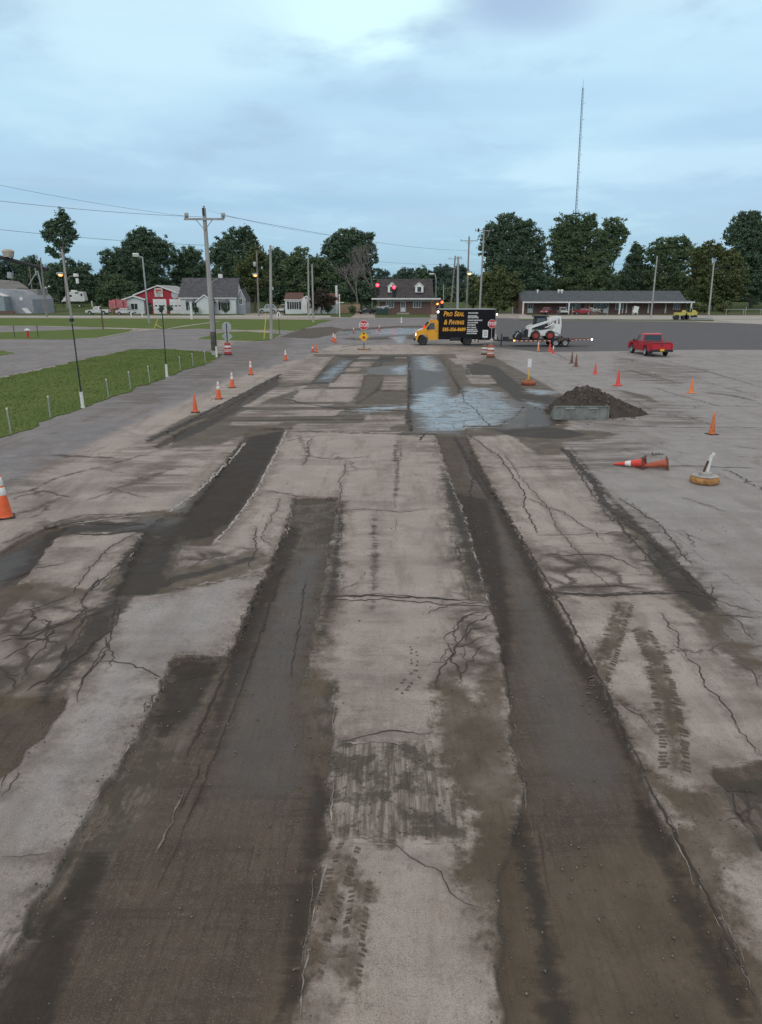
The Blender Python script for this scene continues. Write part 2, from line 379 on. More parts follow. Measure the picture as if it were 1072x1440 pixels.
MARG = {'clean':.5,'halo':.4,'mill':.6,'mud':.8,'gator':.8,'wet':1.5,'damp':.8,'dark':.6,'scar':.5,'lane':2.,'lot':1.,'grey':1.5,'stain':1.5}
cracks = [
 [(470,716),(520,717),(560,719),(600,716)], [(440,838),(520,836),(600,842),(690,846)], [(445,846),(540,842),(625,848),(688,852)],
 [(660,655),(700,658),(760,657),(820,655)], [(755,752),(820,752),(880,748),(905,760)], [(755,778),(800,782),(850,778),(900,800)],
 [(778,835),(830,838),(900,834),(960,832),(1072,862)], [(775,828),(850,824),(910,828)], [(600,865),(640,850),(690,848)],
 [(612,970),(618,940),(640,910),(665,885),(690,880)], [(640,960),(655,930),(690,905)], [(625,900),(650,870),(680,862)], [(618,935),(630,915),(660,905),(695,893)],
 [(650,905),(648,925),(660,938)], [(640,880),(642,900),(655,910)],
 [(470,1045),(550,1030),(590,1035),(612,1028)], [(545,1180),(590,1210),(625,1225),(638,1255),(660,1272),(685,1280)], [(480,1183),(545,1182)],
 [(0,1207),(40,1209),(82,1200)], [(118,930),(180,935),(240,960),(300,935)], [(205,985),(206,1000),(215,975),(235,955)],
 [(165,838),(158,880),(140,925),(120,955),(112,990)], [(110,840),(130,870),(110,905),(80,940)], [(0,870),(60,855),(110,835)], [(0,905),(50,890),(100,870),(140,850)],
 [(0,930),(45,900),(90,893)], [(30,960),(60,905),(70,880)], [(150,905),(158,925),(145,945)], [(0,1115),(18,1085),(15,1110),(0,1125)],
 [(190,775),(150,815),(120,835)], [(205,746),(190,775),(170,790)], [(100,838),(120,800),(160,768),(200,746)],
 [(205,700),(160,690),(120,705)], [(75,640),(110,642),(160,643)], [(0,765),(30,752),(50,746)], [(65,738),(120,726),(205,724)],
 [(400,620),(450,612),(480,612)], [(440,615),(430,640),(425,655)], [(370,690),(410,697),(440,700)], [(360,740),(355,770),(350,800)], [(330,770),(352,772),(372,768)],
 [(395,700),(380,735),(372,760),(385,770)], [(420,640),(470,645),(520,642)], [(480,760),(475,700),(490,650)], [(455,700),(482,705)],
 [(830,690),(860,730),(905,745),(960,800),(1000,840),(1072,905)], [(870,700),(920,735),(975,795)], [(905,750),(930,745)], [(940,790),(965,775)], [(790,630),(815,660),(835,695)],
 [(1000,820),(1010,850)], [(960,745),(975,770)], [(1000,862),(1072,868)], [(1040,930),(1072,970)], [(930,860),(980,940),(1040,1020),(1072,1065)],
 [(780,590),(900,600),(1072,602)], [(935,580),(1000,600)], [(880,505),(960,530),(1072,560)], [(900,520),(960,540)], [(980,545),(1072,560)], [(880,560),(930,580)],
 [(640,490),(660,498)], [(690,525),(700,535),(740,538)], [(760,497),(790,505)], [(790,520),(860,524)], [(1000,500),(1072,502)], [(920,545),(1010,570),(1072,572)],
 [(840,655),(960,656),(1060,658)], [(710,640),(760,700),(800,760),(860,830)], [(660,612),(700,640),(730,690),(755,750)],
 [(740,700),(790,720),(850,760)], [(1020,660),(1072,690)], [(960,700),(1020,720)], [(870,985),(905,1005),(930,1035)], [(860,975),(890,1000),(920,1005)],
 [(1005,1110),(1072,1120)], [(1020,1140),(1072,1150)], [(700,600),(735,575)], [(620,500),(640,540),(660,570),(690,600)],
 [(20,700),(60,690),(100,700)], [(0,815),(40,800),(100,790)], [(240,735),(270,735)],
]
LAY['halo'] = [line_poly(p, .42) for p in [[(39,857),(50,871),(28,893),(0,896)], [(112,873),(56,893),(0,903)], [(162,857),(151,885),(120,913),(60,965)], [(148,896),(155,913),(123,952)], [(92,907),(84,932),(34,974)], [(140,812),(112,851)], [(660,880),(640,930),(615,965)]]]+[line_poly(c, .16) for c in cracks if c[0][1] > 600]
NR, NC = 1000, 700
rows = 2.0*(232.0/2.0)**(np.arange(NR)/(NR-1)); tt = np.linspace(-1, 1, NC)
GX = (rows[:,None]*.82+3.2)*tt[None,:]; GY = np.repeat(rows[:,None], NC, 1)
P = np.stack([GX.ravel(), GY.ravel()], 1)
SD = {}
for k, polys in LAY.items():
    s = np.full(len(P), -MARG[k]); 
    for q in polys: poly_sdf(P, q, s, MARG[k])
    SD[k] = s
def sstep(x, a, b):
    t = np.clip((x-a)/(b-a), 0, 1); return t*t*(3-2*t)
def wob(x, y):
    r = 0
    for i, (a, b, c) in enumerate([(.31,.17,.9),(.12,-.37,2.1),(.7,.23,.3),(-.41,.83,4.),(1.7,.9,1.2),(1.1,-1.9,5.)]): r = r + np.sin(x*a+y*b+c)/(1+i)
    return r*.006
# the wander of the cut edges, the same for the height of the ground and its layers
jit = .02*(np.sin(P[:,0]*9+np.sin(P[:,1]*5)*2)+np.sin(P[:,1]*13+P[:,0]*4))
SD['mill'] = SD['mill']+jit
Z = -.055*sstep(SD['mill'], 0, .045) + wob(P[:,0], P[:,1])
# ruts, rubble crumbs and windrows of loose millings inside the cuts
rub = np.zeros(len(P))
for i in range(9):
    a = rng.uniform(0, 6.28); k = rng.uniform(6, 30); rub += np.sin(P[:,0]*np.cos(a)*k+P[:,1]*np.sin(a)*k*.35+rng.uniform(0, 6))/9
Z += .012*rub*sstep(SD['mill'], .03, .2)
def height(q):
    s = np.full(len(q), -.6)
    for g in LAY['mill']: poly_sdf(q, g, s, .6)
    s = s+.02*(np.sin(q[:,0]*9+np.sin(q[:,1]*5)*2)+np.sin(q[:,1]*13+q[:,0]*4))
    return -.055*sstep(s, 0, .045)+wob(q[:,0], q[:,1]) + .004*sstep(s, .03, .2)

def _unused(): pass
def pavement_mat():
    m, nt, bs = newmat('old_pavement')
    g = nt.n.new('ShaderNodeNewGeometry').outputs['Position']
    A = {k: nt.attr(k) for k in LAY}
    nb = nt.noise(g, .22, 3, .6); nm = nt.noise(g, 1.6, 6, .62); nf = nt.noise(g, 14, 4, .7); ns = nt.noise(g, 90, 1, .8)
    warp = nt.noise(g, .9, 6, .68, col=True)
    ctr = nt.n.new('ShaderNodeVectorMath'); ctr.operation = 'SUBTRACT'; nt.l.new(warp, ctr.inputs[0]); ctr.inputs[1].default_value = (.5,.5,.5)
    gw = nt.vadd(g, ctr.outputs[0], 1.3)
    ed = nt.sub(nt.noise(g, 3.5, 4, .68), .5)
    edf = nt.sub(nt.noise(g, 16, 2, .7), .5)
    gst = nt.scale(g, (.35, 1.6, 1)); edst = nt.sub(nt.noise(gst, 1.3, 5, .7), .5)
    glong = nt.scale(g, (1, .07, 1), .08); long_ = nt.noise(glong, 22, 4, .7)      # scratches along the lane
    glat = nt.scale(g, (.08, 1, 1), -.05); lat = nt.noise(glat, 9, 3, .7)           # ribs across it
    def mask(k, amp, w, fine=.04, src=None):
        s = nt.add(A[k], nt.mul(ed if src is None else src, amp)); s = nt.add(s, nt.mul(edf, fine)); return nt.smooth(s, -w, w)
    # old concrete-grey asphalt
    col = nt.mix(nt.smooth(nm, .3, .7), (.255,.238,.226), (.355,.335,.318))
    grey = mask('grey', 1.2, .5)
    pk = nt.mix(nt.smooth(nb, .35, .65), (.375,.325,.282), (.308,.266,.233))
    pk = nt.mix(nt.smooth(nm, .4, .75), pk, (.40,.355,.322))
    col = nt.mix(grey, pk, nt.mix(.3, col, (.27,.27,.275)))
    # drifting tone, scuffs
    col = nt.mix(nt.mul(nt.smooth(nt.noise(gst, .5, 4, .65), .48, .7), .45), col, (.165,.145,.13))
    col = nt.mix(nt.mul(nt.smooth(long_, .5, .8), .22), col, (.15,.135,.125))
    lane = mask('lane', .8, .35)
    lc = nt.mix(nt.smooth(nm, .3, .7), (.15,.145,.152), (.215,.207,.21))
    lc = nt.mix(nt.mul(nt.smooth(nb, .45, .62), .5), lc, (.26,.245,.24))
    col = nt.mix(lane, col, lc)
    lot = mask('lot', .25, .12)
    lo = nt.mix(nt.smooth(nt.noise(glat, .8, 3, .6), .3, .7), (.062,.062,.068), (.092,.09,.094))
    col = nt.mix(lot, col, lo)
    # stains: blotchy
    st = nt.mul(nt.smooth(nt.add(A['stain'], nt.mul(ed, 1.2)), -.5, .8), nt.smooth(nt.noise(gst, 1.0, 5, .7), .40, .58))
    st = nt.mul(st, nt.sub(1.0, lot))
    col = nt.mix(nt.mul(st, .78), col, (.098,.078,.064))
    # fine speckle of the aggregate
    col = nt.mix(nt.mul(nt.smooth(ns, .52, .72), .55), col, nt.mix(.55, col, (.55,.52,.49))); col = nt.mix(nt.mul(nt.smooth(ns, .46, .30), .55), col, (.12,.105,.095))
    col = nt.mix(nt.mul(nt.smooth(nf, .5, .72), .28), col, (.13,.115,.105))
    nopave = nt.sub(1.0, lot)
    sp = nt.smooth(nt.add(A['mill'], nt.mul(ed, 1.1)), -.52, .05); sp = nt.mul(sp, nt.smooth(nt.noise(gw, 1.1, 5, .7), .36, .62)); sp = nt.mul(sp, nt.sub(1.0, nt.mul(lot, 1.0)))
    col = nt.mix(nt.mul(sp, .72), col, (.105,.080,.064))
    smr = nt.mul(nt.smooth(nt.noise(nt.scale(g, (1.5,.28,1), .05), .9, 7, .68), .47, .68), nt.sub(1.0, lot))
    col = nt.mix(nt.mul(smr, nt.fmix(grey, .58, .28)), col, (.150,.115,.093))
    dus = nt.smooth(nt.noise(gw, 2.6, 6, .72), .56, .72); col = nt.mix(nt.mul(nt.mul(dus, nt.sub(1.0, lot)), .35), col, (.41,.365,.325))
    # wandering cracks
    v1 = nt.add(nt.voro(gw, .42), nt.mul(edf, .004)); thin = nt.smooth(v1, .001, .009, 1, 0)
    thin = nt.mul(thin, nt.smooth(nt.noise(g, .35, 3), .54, .60)); sep = nt.n.new('ShaderNodeSeparateXYZ'); nt.l.new(g, sep.inputs[0]); thin = nt.mul(nt.mul(thin, nopave), nt.smooth(sep.outputs[1], 6.5, 9.0))
    halo = nt.mul(nt.mul(nt.smooth(v1, 0, .10, 1, 0), nt.smooth(nt.noise(g, .5, 4), .48, .62)), nopave)
    col = nt.mix(nt.mul(halo, .35), col, (.14,.12,.105))
    col = nt.mix(nt.mul(thin, .8), col, (.05,.042,.038))
    ga = mask('gator', .7, .35)
    gw2 = nt.vadd(g, ctr.outputs[0], .7)
    v2 = nt.add(nt.voro(gw2, 1.5), nt.mul(edf, .05)); wv = nt.fmix(nt.smooth(nm, .35, .65), .08, .40)
    net = nt.mul(nt.math('SUBTRACT', 1.0, nt.smooth(v2, .0, wv)), ga)
    col = nt.mix(nt.mul(net, .92), col, (.062,.049,.040))
    ha = nt.smooth(nt.add(A['halo'], nt.mul(ed, .5)), -.10, .10)
    col = nt.mix(nt.mul(nt.mul(ha, nt.smooth(nb, .3, .6, .5, 1.0)), .5), col, (.13,.108,.094))
    # scarified bands
    sc = mask('scar', .42, .07)
    scc = nt.mix(nt.smooth(long_, .35, .65), (.105,.087,.070), (.30,.27,.235))
    # milled cuts
    mi = mask('mill', .05, .03, .05)
    mc = nt.mix(nt.smooth(nm, .3, .7), (.068,.051,.038), (.105,.081,.062))
    mc = nt.mix(nt.mul(nt.smooth(long_, .42, .7), .55), mc, (.045,.035,.028))
    mc = nt.mix(nt.mul(nt.smooth(nf, .52, .72), .45), mc, (.15,.13,.11)); mc = nt.mix(nt.mul(nt.smooth(ns, .55, .72), .6), mc, (.20,.175,.15)); mc = nt.mix(nt.mul(nt.smooth(lat, .5, .7), .35), mc, (.04,.034,.03))
    mc = nt.mix(nt.mul(nt.smooth(nt.noise(gst, .8, 3), .52, .75), .4), mc, (.13,.105,.085))
    col = nt.mix(mi, col, mc)
    col = nt.mix(nt.mul(sc, nt.fmix(mi, .9, nt.smooth(nb, .3, .65, .12, .5))), col, scc)
    patch = nt.mul(nt.mul(sc, nt.smooth(nt.noise(gw, 2.2, 4, .7), .43, .58)), .85)
    col = nt.mix(patch, col, (.068,.060,.045))
    col = nt.mix(nt.mul(nt.mul(net, mi), .5), col, (.035,.028,.023))
    # mud film
    mu = mask('mud', .6, .11, .16)
    muc = nt.mix(nt.smooth(nm, .3, .7), (.078,.060,.041), (.122,.096,.068))
    muc = nt.mix(nt.mul(nt.smooth(nf, .5, .75), .5), muc, (.050,.042,.028)); muc = nt.mix(nt.mul(nt.smooth(ns, .55, .75), .45), muc, (.17,.145,.115)); muc = nt.mix(nt.mul(nt.smooth(long_, .45, .7), .35), muc, (.050,.043,.03))
    far = nt.smooth(nt.noise(g, 1.1, 3, .65), .3, .55, .7, 1.0)
    cl = nt.smooth(nt.add(A['clean'], nt.mul(edst, .7)), -.05, .05); mu = nt.mul(mu, nt.sub(1.0, nt.mul(cl, .92)))
    net2 = nt.mul(mu, nt.fmix(ga, 1.0, nt.fmix(nt.smooth(v2, .02, .30), 1.0, .35)))
    col = nt.mix(nt.mul(net2, far), col, muc)
    # damp and dark streaks
    da = nt.smooth(nt.add(A['dark'], nt.add(nt.mul(ed, .35), nt.mul(nt.sub(lat, .5), .28))), -.05, .09)
    dstr = nt.smooth(nt.add(lat, nt.mul(nf, .3)), .45, .85, 1.0, .82)
    da = nt.mul(da, nt.sub(1.0, cl)); col = nt.mix(nt.mul(nt.mul(da, dstr), .88), col, (.032,.026,.021))
    dp = nt.smooth(nt.add(A['damp'], nt.mul(ed, .7)), -.15, .35)
    dpc = nt.mix(nt.smooth(nb, .4, .6), (.070,.060,.052), (.055,.050,.046))
    col = nt.mix(nt.mul(dp, .45), col, dpc)
    we = nt.smooth(nt.add(nt.add(A['wet'], nt.mul(edst, 3.0)), nt.mul(ed, .8)), -.1, .6)
    we = nt.mul(we, nt.smooth(nt.noise(gst, 1.7, 4, .7), .36, .47, .15, 1.0)); we = nt.mul(we, nt.sub(1.0, nt.mul(nt.smooth(v2, .0, .05, 1, 0), .6)))
    col = nt.mix(nt.mul(we, .8), col, nt.mix(nt.smooth(nm, .35, .65), (.16,.165,.17), (.27,.28,.285)))
    nt.l.new(col, bs.inputs['Base Color'])
    r = nt.fmix(nt.smooth(nm, .3, .7), .72, .9)
    r = nt.fmix(lot, r, .8)
    r = nt.fmix(nt.mul(mu, .7), r, .62)
    r = nt.fmix(nt.mul(dp, nt.smooth(nf, .3, .6, 1, .6)), r, .42)
    r = nt.fmix(we, r, nt.smooth(nt.noise(gst, 3.0, 3, .7), .35, .65, .10, .30))
    nt.l.new(r, bs.inputs['Roughness'])
    spec = nt.fmix(nt.math('MAXIMUM', we, nt.mul(dp, .5)), .25, .6); nt.l.new(spec, bs.inputs['Specular IOR Level'])
    # relief
    hgt = nt.add(nt.mul(nf, .4), nt.mul(ns, .35))
    hgt = nt.add(hgt, nt.mul(nt.mul(nt.add(long_, nt.mul(lat, .5)), nt.math('MAXIMUM', mi, sc)), .9))
    hgt = nt.sub(hgt, nt.mul(nt.math('MAXIMUM', thin, net), .8))
    hgt = nt.sub(hgt, nt.mul(mi, .9))
    b = nt.n.new('ShaderNodeBump'); b.inputs['Distance'].default_value = .02
    nt.l.new(nt.fmix(we, .6, .10), b.inputs['Strength']); nt.l.new(hgt, b.inputs['Height']); nt.l.new(b.outputs[0], bs.inputs['Normal'])
    return m
PAVE = pavement_mat()
idx = np.arange(NR*NC).reshape(NR, NC)
F = np.stack([idx[:-1,:-1].ravel(), idx[:-1,1:].ravel(), idx[1:,1:].ravel(), idx[1:,:-1].ravel()], 1)
pave = npmesh('pavement', np.column_stack([P, Z]), F, PAVE, 'structure')
for k in LAY:
    a = pave.data.attributes.new(k, 'FLOAT', 'POINT'); a.data.foreach_set('value', SD[k].astype(np.float32))
pave.data.polygons.foreach_set('use_smooth', np.ones(len(F), bool))

# ------------------------------------------------------------------ cracks, broken edges with their lit rims painted pale: thin ribbons
def ribbon_mesh(name, lines, m, w=(.012,.03), seg=.07, jitter=.03, kind='structure', lift=.006, taper=True, wobble=.7, broken=False):
    V = []; F = []; 
    for ln in lines:
        pts, ww = (ln if isinstance(ln, tuple) else (ln, None))
        q = [np.array(gxy(*p)) for p in pts]; dense = []
        for a, b in zip(q[:-1], q[1:]):
            n = max(2, min(160, int(np.linalg.norm(b-a)/seg)))
            for k in range(n): dense.append(a+(b-a)*k/n)
        dense.append(q[-1]); dense = np.array(dense); n = len(dense)
        d = np.gradient(dense, axis=0); d /= np.linalg.norm(d, axis=1)[:,None]+1e-9; nn = np.stack([-d[:,1], d[:,0]], 1)
        off = np.cumsum(rng.normal(0, 1, n)); off -= np.linspace(off[0], off[-1], n); off = off/(np.abs(off).max()+1e-6)
        scale_j = jitter*(np.hypot(*dense.mean(0))/10+.4)
        dd = np.hypot(dense[:,0], dense[:,1])[:,None]; dense = dense+nn*(off*scale_j)[:,None]*.8+rng.normal(0, 1, dense.shape)*np.clip(dd*.0011, .004, .03)
        base = (ww if ww else rng.uniform(*w))*(.55 if broken else 1)
        wd = base*np.clip(.35+dd[:,0]/16, .3, 1.6)*(1-wobble/2+wobble*rng.random(n)); 
        if broken: ph = rng.uniform(0, 6); wd *= np.clip(.75+np.sin(np.arange(n)*.31+ph)+.8*np.sin(np.arange(n)*.83+2*ph), 0, 1.6)
        if taper: wd *= np.minimum(1, np.minimum(np.arange(n)+.4, n-1-np.arange(n)+.4)/4)
        Lp = dense+nn*wd[:,None]/2; Rp = dense-nn*wd[:,None]/2
        i = len(V)
        zz = height(dense)+lift
        for k in range(n): V.append((*Lp[k], zz[k])); V.append((*Rp[k], zz[k]))
        for k in range(n-1): F.append((i+2*k, i+2*k+1, i+2*k+3, i+2*k+2))
    return npmesh(name, np.array(V), np.array(F), m, kind)
CRK = mat('crack_dirt', (.055,.046,.040), .95, var=.4, sc=4)
EDGE = mat('broken_edge_lit_rim', (.27,.245,.225), .9, var=.35, sc=8)  # chipped edge colour, with the light rim of the cut painted in
ribbon_mesh('pavement_cracks', cracks, CRK, w=(.010,.024), jitter=.06)
wide = [([(39,857),(50,871),(36,885),(28,893),(0,896)], 0.035), ([(112,873),(84,879),(56,893),(17,899),(0,903)], 0.045), ([(120,851),(112,868),(95,876)], 0.030),
 ([(162,857),(151,885),(120,913),(92,932),(60,965)], 0.065), ([(148,896),(155,913),(140,932),(123,952),(112,966)], 0.025), ([(92,907),(56,901),(17,901)], 0.035), ([(92,907),(84,932),(67,952),(34,974)], 0.050),
 ([(0,932),(17,960),(14,974)], 0.025), ([(0,949),(22,952),(36,946)], 0.025), ([(140,812),(123,831),(112,851)], 0.035), ([(60,905),(75,890),(70,872),(50,871)], 0.030), ([(150,860),(125,868),(100,895)], 0.040),
 ([(655,905),(660,880),(690,862)], 0.025), ([(640,880),(655,868),(688,858)], 0.020), ([(672,800),(650,790),(640,760)], 0.015), ([(845,700),(880,748),(930,800)], 0.030), ([(855,735),(872,728)], 0.025), ([(880,765),(898,752)], 0.025), ([(905,790),(925,772)], 0.025), ([(930,815),(955,795)], 0.025),
 ([(1000,1110),(1035,1105),(1072,1112)], .03), ([(1010,1130),(1040,1135),(1072,1128)], .03), ([(1020,1155),(1050,1150),(1072,1160)], .03), ([(1030,1100),(1035,1135),(1050,1165)], .03), ([(1055,1100),(1058,1150)], .03),
 ([(778,833),(850,836),(905,832),(960,835)], .06), ([(855,715),(905,750),(960,802),(1010,850)], .10), ([(440,840),(520,837),(600,841),(655,846)], .05),
 ([(62,741),(110,735),(205,738)], .12), ([(335,905),(352,860),(372,815)], .05), ([(205,744),(150,752),(100,750)], .06), ([(790,630),(825,668),(850,705),(900,750)], .12),
 ([(628,905),(640,935),(650,960)], .035), ([(660,640),(672,800)], .02), ([(577,505),(577,606)], .08), ([(655,600),(712,600)], .07),
 ([(205,622),(262,596),(345,553),(395,526)], .13), ([(575,502),(470,500)], .1), ([(390,560),(475,575),(577,578)], .08), ([(640,612),(700,705),(765,815),(845,960),(905,1085)], .035)]
ribbon_mesh('wide_cracks', wide, CRK, jitter=.04, wobble=1.0)
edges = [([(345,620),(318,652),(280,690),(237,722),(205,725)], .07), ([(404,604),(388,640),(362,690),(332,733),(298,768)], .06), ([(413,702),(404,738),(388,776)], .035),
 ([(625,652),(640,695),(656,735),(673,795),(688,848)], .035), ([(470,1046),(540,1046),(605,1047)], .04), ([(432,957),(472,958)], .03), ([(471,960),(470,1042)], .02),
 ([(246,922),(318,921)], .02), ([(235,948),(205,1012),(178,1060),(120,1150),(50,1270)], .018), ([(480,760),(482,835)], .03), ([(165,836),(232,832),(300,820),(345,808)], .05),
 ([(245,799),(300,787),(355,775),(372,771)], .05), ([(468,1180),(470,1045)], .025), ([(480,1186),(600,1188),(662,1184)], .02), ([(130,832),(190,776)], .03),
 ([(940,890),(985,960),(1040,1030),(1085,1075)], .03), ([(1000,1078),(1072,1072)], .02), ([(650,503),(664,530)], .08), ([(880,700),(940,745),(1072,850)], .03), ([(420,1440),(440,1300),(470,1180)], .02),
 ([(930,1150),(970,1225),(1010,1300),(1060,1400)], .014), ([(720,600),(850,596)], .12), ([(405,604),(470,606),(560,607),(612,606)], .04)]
ribbon_mesh('broken_edge_lit_rims', edges, EDGE, jitter=.03, wobble=1.6, seg=.05, taper=True, broken=True)
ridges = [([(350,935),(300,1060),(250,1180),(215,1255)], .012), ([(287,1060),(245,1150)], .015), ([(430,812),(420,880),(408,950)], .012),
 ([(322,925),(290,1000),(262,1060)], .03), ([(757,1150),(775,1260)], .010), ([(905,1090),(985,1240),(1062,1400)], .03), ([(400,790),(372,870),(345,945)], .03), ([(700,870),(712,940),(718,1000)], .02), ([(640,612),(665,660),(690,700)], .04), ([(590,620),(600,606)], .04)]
ribbon_mesh('milling_ridges', ridges, mat('ridge_dark', (.045,.037,.032), .95, var=.3), jitter=.008, wobble=.8)  # flat dark ribbons along the ridge lines of the cuts
lr = [([(262,1090),(235,1160),(200,1240)], .03), ([(912,1095),(990,1240),(1068,1400)], .02), ([(560,640),(555,760)], .012), ([(722,1000),(738,1090),(752,1180)], .03), ([(445,1180),(430,1300),(415,1440)], .02)]
ribbon_mesh('milling_light_ridges', lr, mat('ridge_crumbs', (.17,.145,.12), .95, var=.5, sc=20), jitter=.03, wobble=1.2, broken=True)
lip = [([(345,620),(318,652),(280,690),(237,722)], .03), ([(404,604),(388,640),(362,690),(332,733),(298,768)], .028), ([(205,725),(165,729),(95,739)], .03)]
ribbon_mesh('cut_edge_lit_rim', lip, mat('painted_lit_lip', (.40,.375,.345), .9, var=.3, sc=8), jitter=.02, wobble=.8, lift=.009)  # light catching the lip of the cuts, painted as a paler ribbon
# tyre tread prints: rows of muddy lugs
def tread(lines, name, m):
    V = []; F = []
    for pts, w, step, L in lines:
        q = [np.array(gxy(*p)) for p in pts]
        for a, b in zip(q[:-1], q[1:]):
            D = np.linalg.norm(b-a); d = (b-a)/D; nn = np.array([-d[1], d[0]]); k = 0
            while k*step < D:
                c = a+d*k*step; k += 1
                for s in (-1, 1):
                    if rng.random() < .12+.25*(.5+.5*math.sin(k*.7+s)): continue
                    o = c+nn*s*w*.36+d*(step*.5 if s > 0 else 0); hw = w*.13*rng.uniform(.8, 1.2); hl = L*rng.uniform(.7, 1.2)
                    dir2 = nn*s+d*(.35+rng.normal(0,.12)); o = o+rng.normal(0,.006,2); dir2 /= np.linalg.norm(dir2)
                    p4 = [o-dir2*hw-d*hl, o+dir2*hw-d*hl*.8, o+dir2*hw*1.05+d*hl*.8, o-dir2*hw+d*hl]
                    i = len(V); zz = height(np.array(p4))+.005
                    for pp, z in zip(p4, zz): V.append((*pp, z))
                    F.append((i, i+1, i+2, i+3))
    return npmesh(name, np.array(V), np.array(F), m, 'structure')
MUDT = mat('tracked_mud', (.105,.082,.062), .85, var=.3, sc=5)
tread([([(880,848),(868,880),(858,915),(845,950),(838,975)], .26, .065, .02), ([(902,885),(920,920),(932,960),(940,1000),(948,1040),(950,1085)], .30, .06, .02),
 ([(582,910),(583,935)], .10, .09, .02), ([(590,945),(575,958),(560,975)], .16, .08, .02), ([(492,1190),(475,1240),(455,1290),(435,1360)], .22, .042, .013), ([(510,1240),(500,1300),(492,1380)], .17, .04, .012),
 ([(870,985),(900,1000),(915,1020)], .05, .06, .02), ([(560,625),(560,645)], .25, .2, .06),
], 'tyre_marks', MUDT)
# loose crumbs of asphalt
def crumbs():
    n = 2600; V = []; F = []
    cand = []
    for g, k in ((LAY['mill'][0], 700), (LAY['mill'][1], 700), (LAY['mud'][0], 500), (LAY['scar'][0], 250), (LAY['mill'][2], 150), (LAY['mud'][1], 150)):
        a = np.array(g); c = rng.uniform(a.min(0), a.max(0), (k*4, 2)); s = np.full(len(c), -1.); poly_sdf(c, g, s, .5); cand.append(c[s > -.12][:k])
    edge = []
    for g, k in ((LAY['mill'][0], 1500), (LAY['mill'][1], 1100), (LAY['mill'][2], 500), (LAY['mill'][4], 200)):
        a = np.array(g); b = np.roll(a, -1, 0); ln = np.minimum(np.hypot(*(b-a).T), 6); i_ = rng.choice(len(a), k, p=ln/ln.sum()); u_ = rng.random(k)[:,None]
        pt = a[i_]+(b[i_]-a[i_])*u_+rng.normal(0, .045, (k, 2)); edge.append(pt[(pt[:,1] > 3) & (pt[:,1] < 24)])
    ne = sum(map(len, edge)); cand = edge+cand
    c = np.concatenate(cand+[np.stack([rng.uniform(-6, 7, 500), rng.uniform(3, 22, 500)], 1)]); z = height(c)
    for q_, ((x, y), zz) in enumerate(zip(c, z)):
        r = .004+.010*rng.random()**3
        if q_ < ne: r = .003+.012*rng.random()**2.5
        r *= 1; r *= (1+y*.03); i = len(V)
        pts = rng.normal(0, 1, (6, 3)); pts = np.array([(1,0,0),(-1,0,0),(0,1,0),(0,-1,0),(0,0,1),(0,0,-.6)])*r*(0.6+.7*rng.random((6,1)))
        for p in pts: V.append((x+p[0], y+p[1], zz+p[2]+r*.3))
        for a, b in ((0,2),(2,1),(1,3),(3,0)): F.append((i+a, i+b, i+4)); F.append((i+b, i+a, i+5))
    o = npmesh('loose_gravel', np.array(V), np.array(F), mat('crumbs', (.17,.15,.13), .9, var=.6, sc=30)); 
    tag(o, 'loose crumbs of broken asphalt scattered over the milled strips', 'gravel', kind='stuff')
crumbs()
# ------------------------------------------------------------------ terrain, grass, kerbs
def mk_grass(name, a, b, c, sc):
    m, nt, bs = newmat(name); g = nt.n.new('ShaderNodeNewGeometry').outputs['Position']
    n1 = nt.noise(g, sc, 6, .65); n2 = nt.noise(g, sc*12, 4, .7)
    col = nt.mix(nt.smooth(n1, .35, .65), a, b); col = nt.mix(nt.smooth(n2, .35, .7), col, c)
    nt.l.new(col, bs.inputs['Base Color']); bs.inputs['Roughness'].default_value = 1; bs.inputs['Specular IOR Level'].default_value = .1
    bm_ = nt.n.new('ShaderNodeBump'); bm_.inputs['Distance'].default_value = .05; nt.l.new(n2, bm_.inputs['Height']); nt.l.new(bm_.outputs[0], bs.inputs['Normal'])
    return m
GRASS = mk_grass('lawn', (.10,.150,.038), (.14,.178,.052), (.085,.125,.036), .35)
GRASSD = mk_grass('far_lawn', (.075,.110,.040), (.105,.125,.055), (.065,.095,.035), .06)
bm = MB()
ys = [-40, 0, 120, 175]+[192+k*5 for k in range(14)]+[300, 500, 900, 1800]
zt = lambda y: (-.14 if y < 190 else -.02+hill(y))
T = []
for y in ys: T.append([(x, y, zt(y)) for x in (-1500,-500,-250,-120,-40,40,120,250,500,1500)])
for a, b in zip(T[:-1], T[1:]):
    for k in range(9): bm.face([a[k], a[k+1], b[k+1], b[k]])
o = bm.build('terrain', GRASSD); o['kind'] = 'structure'
def sheet(name, polys, m, z=.05, skirt=True, kind='structure'):
    b = MB()
    for p in polys:
        q = [gxy(*k) for k in p]
        if skirt: b.prism([(x, y) for x, y in q], z-.3, z) if False else None
        i = len(b.v); n = len(q)
        b.v += [(x, y, z) for x, y in q]; b.v += [(x, y, z-.2) for x, y in q]
        b.f.append(tuple(i+k for k in range(n)))
        for k in range(n): b.f.append((i+k, i+(k+1) % n, i+n+(k+1) % n, i+n+k))
    o = b.build(name, m); o['kind'] = kind; return o
def rough_edge(p, amp=.22, step=.6):
    q = [Vector(gxy(*k)) for k in p]; out = []; n = len(q)
    for i in range(n):
        a, b = q[i], q[(i+1) % n]; k = max(1, min(40, int((b-a).length/step)))
        for j in range(k):
            pt = a+(b-a)*j/k; out.append((pt.x+random.uniform(-amp, amp)*(j > 0), pt.y+random.uniform(-amp, amp)*(j > 0)))
    return out
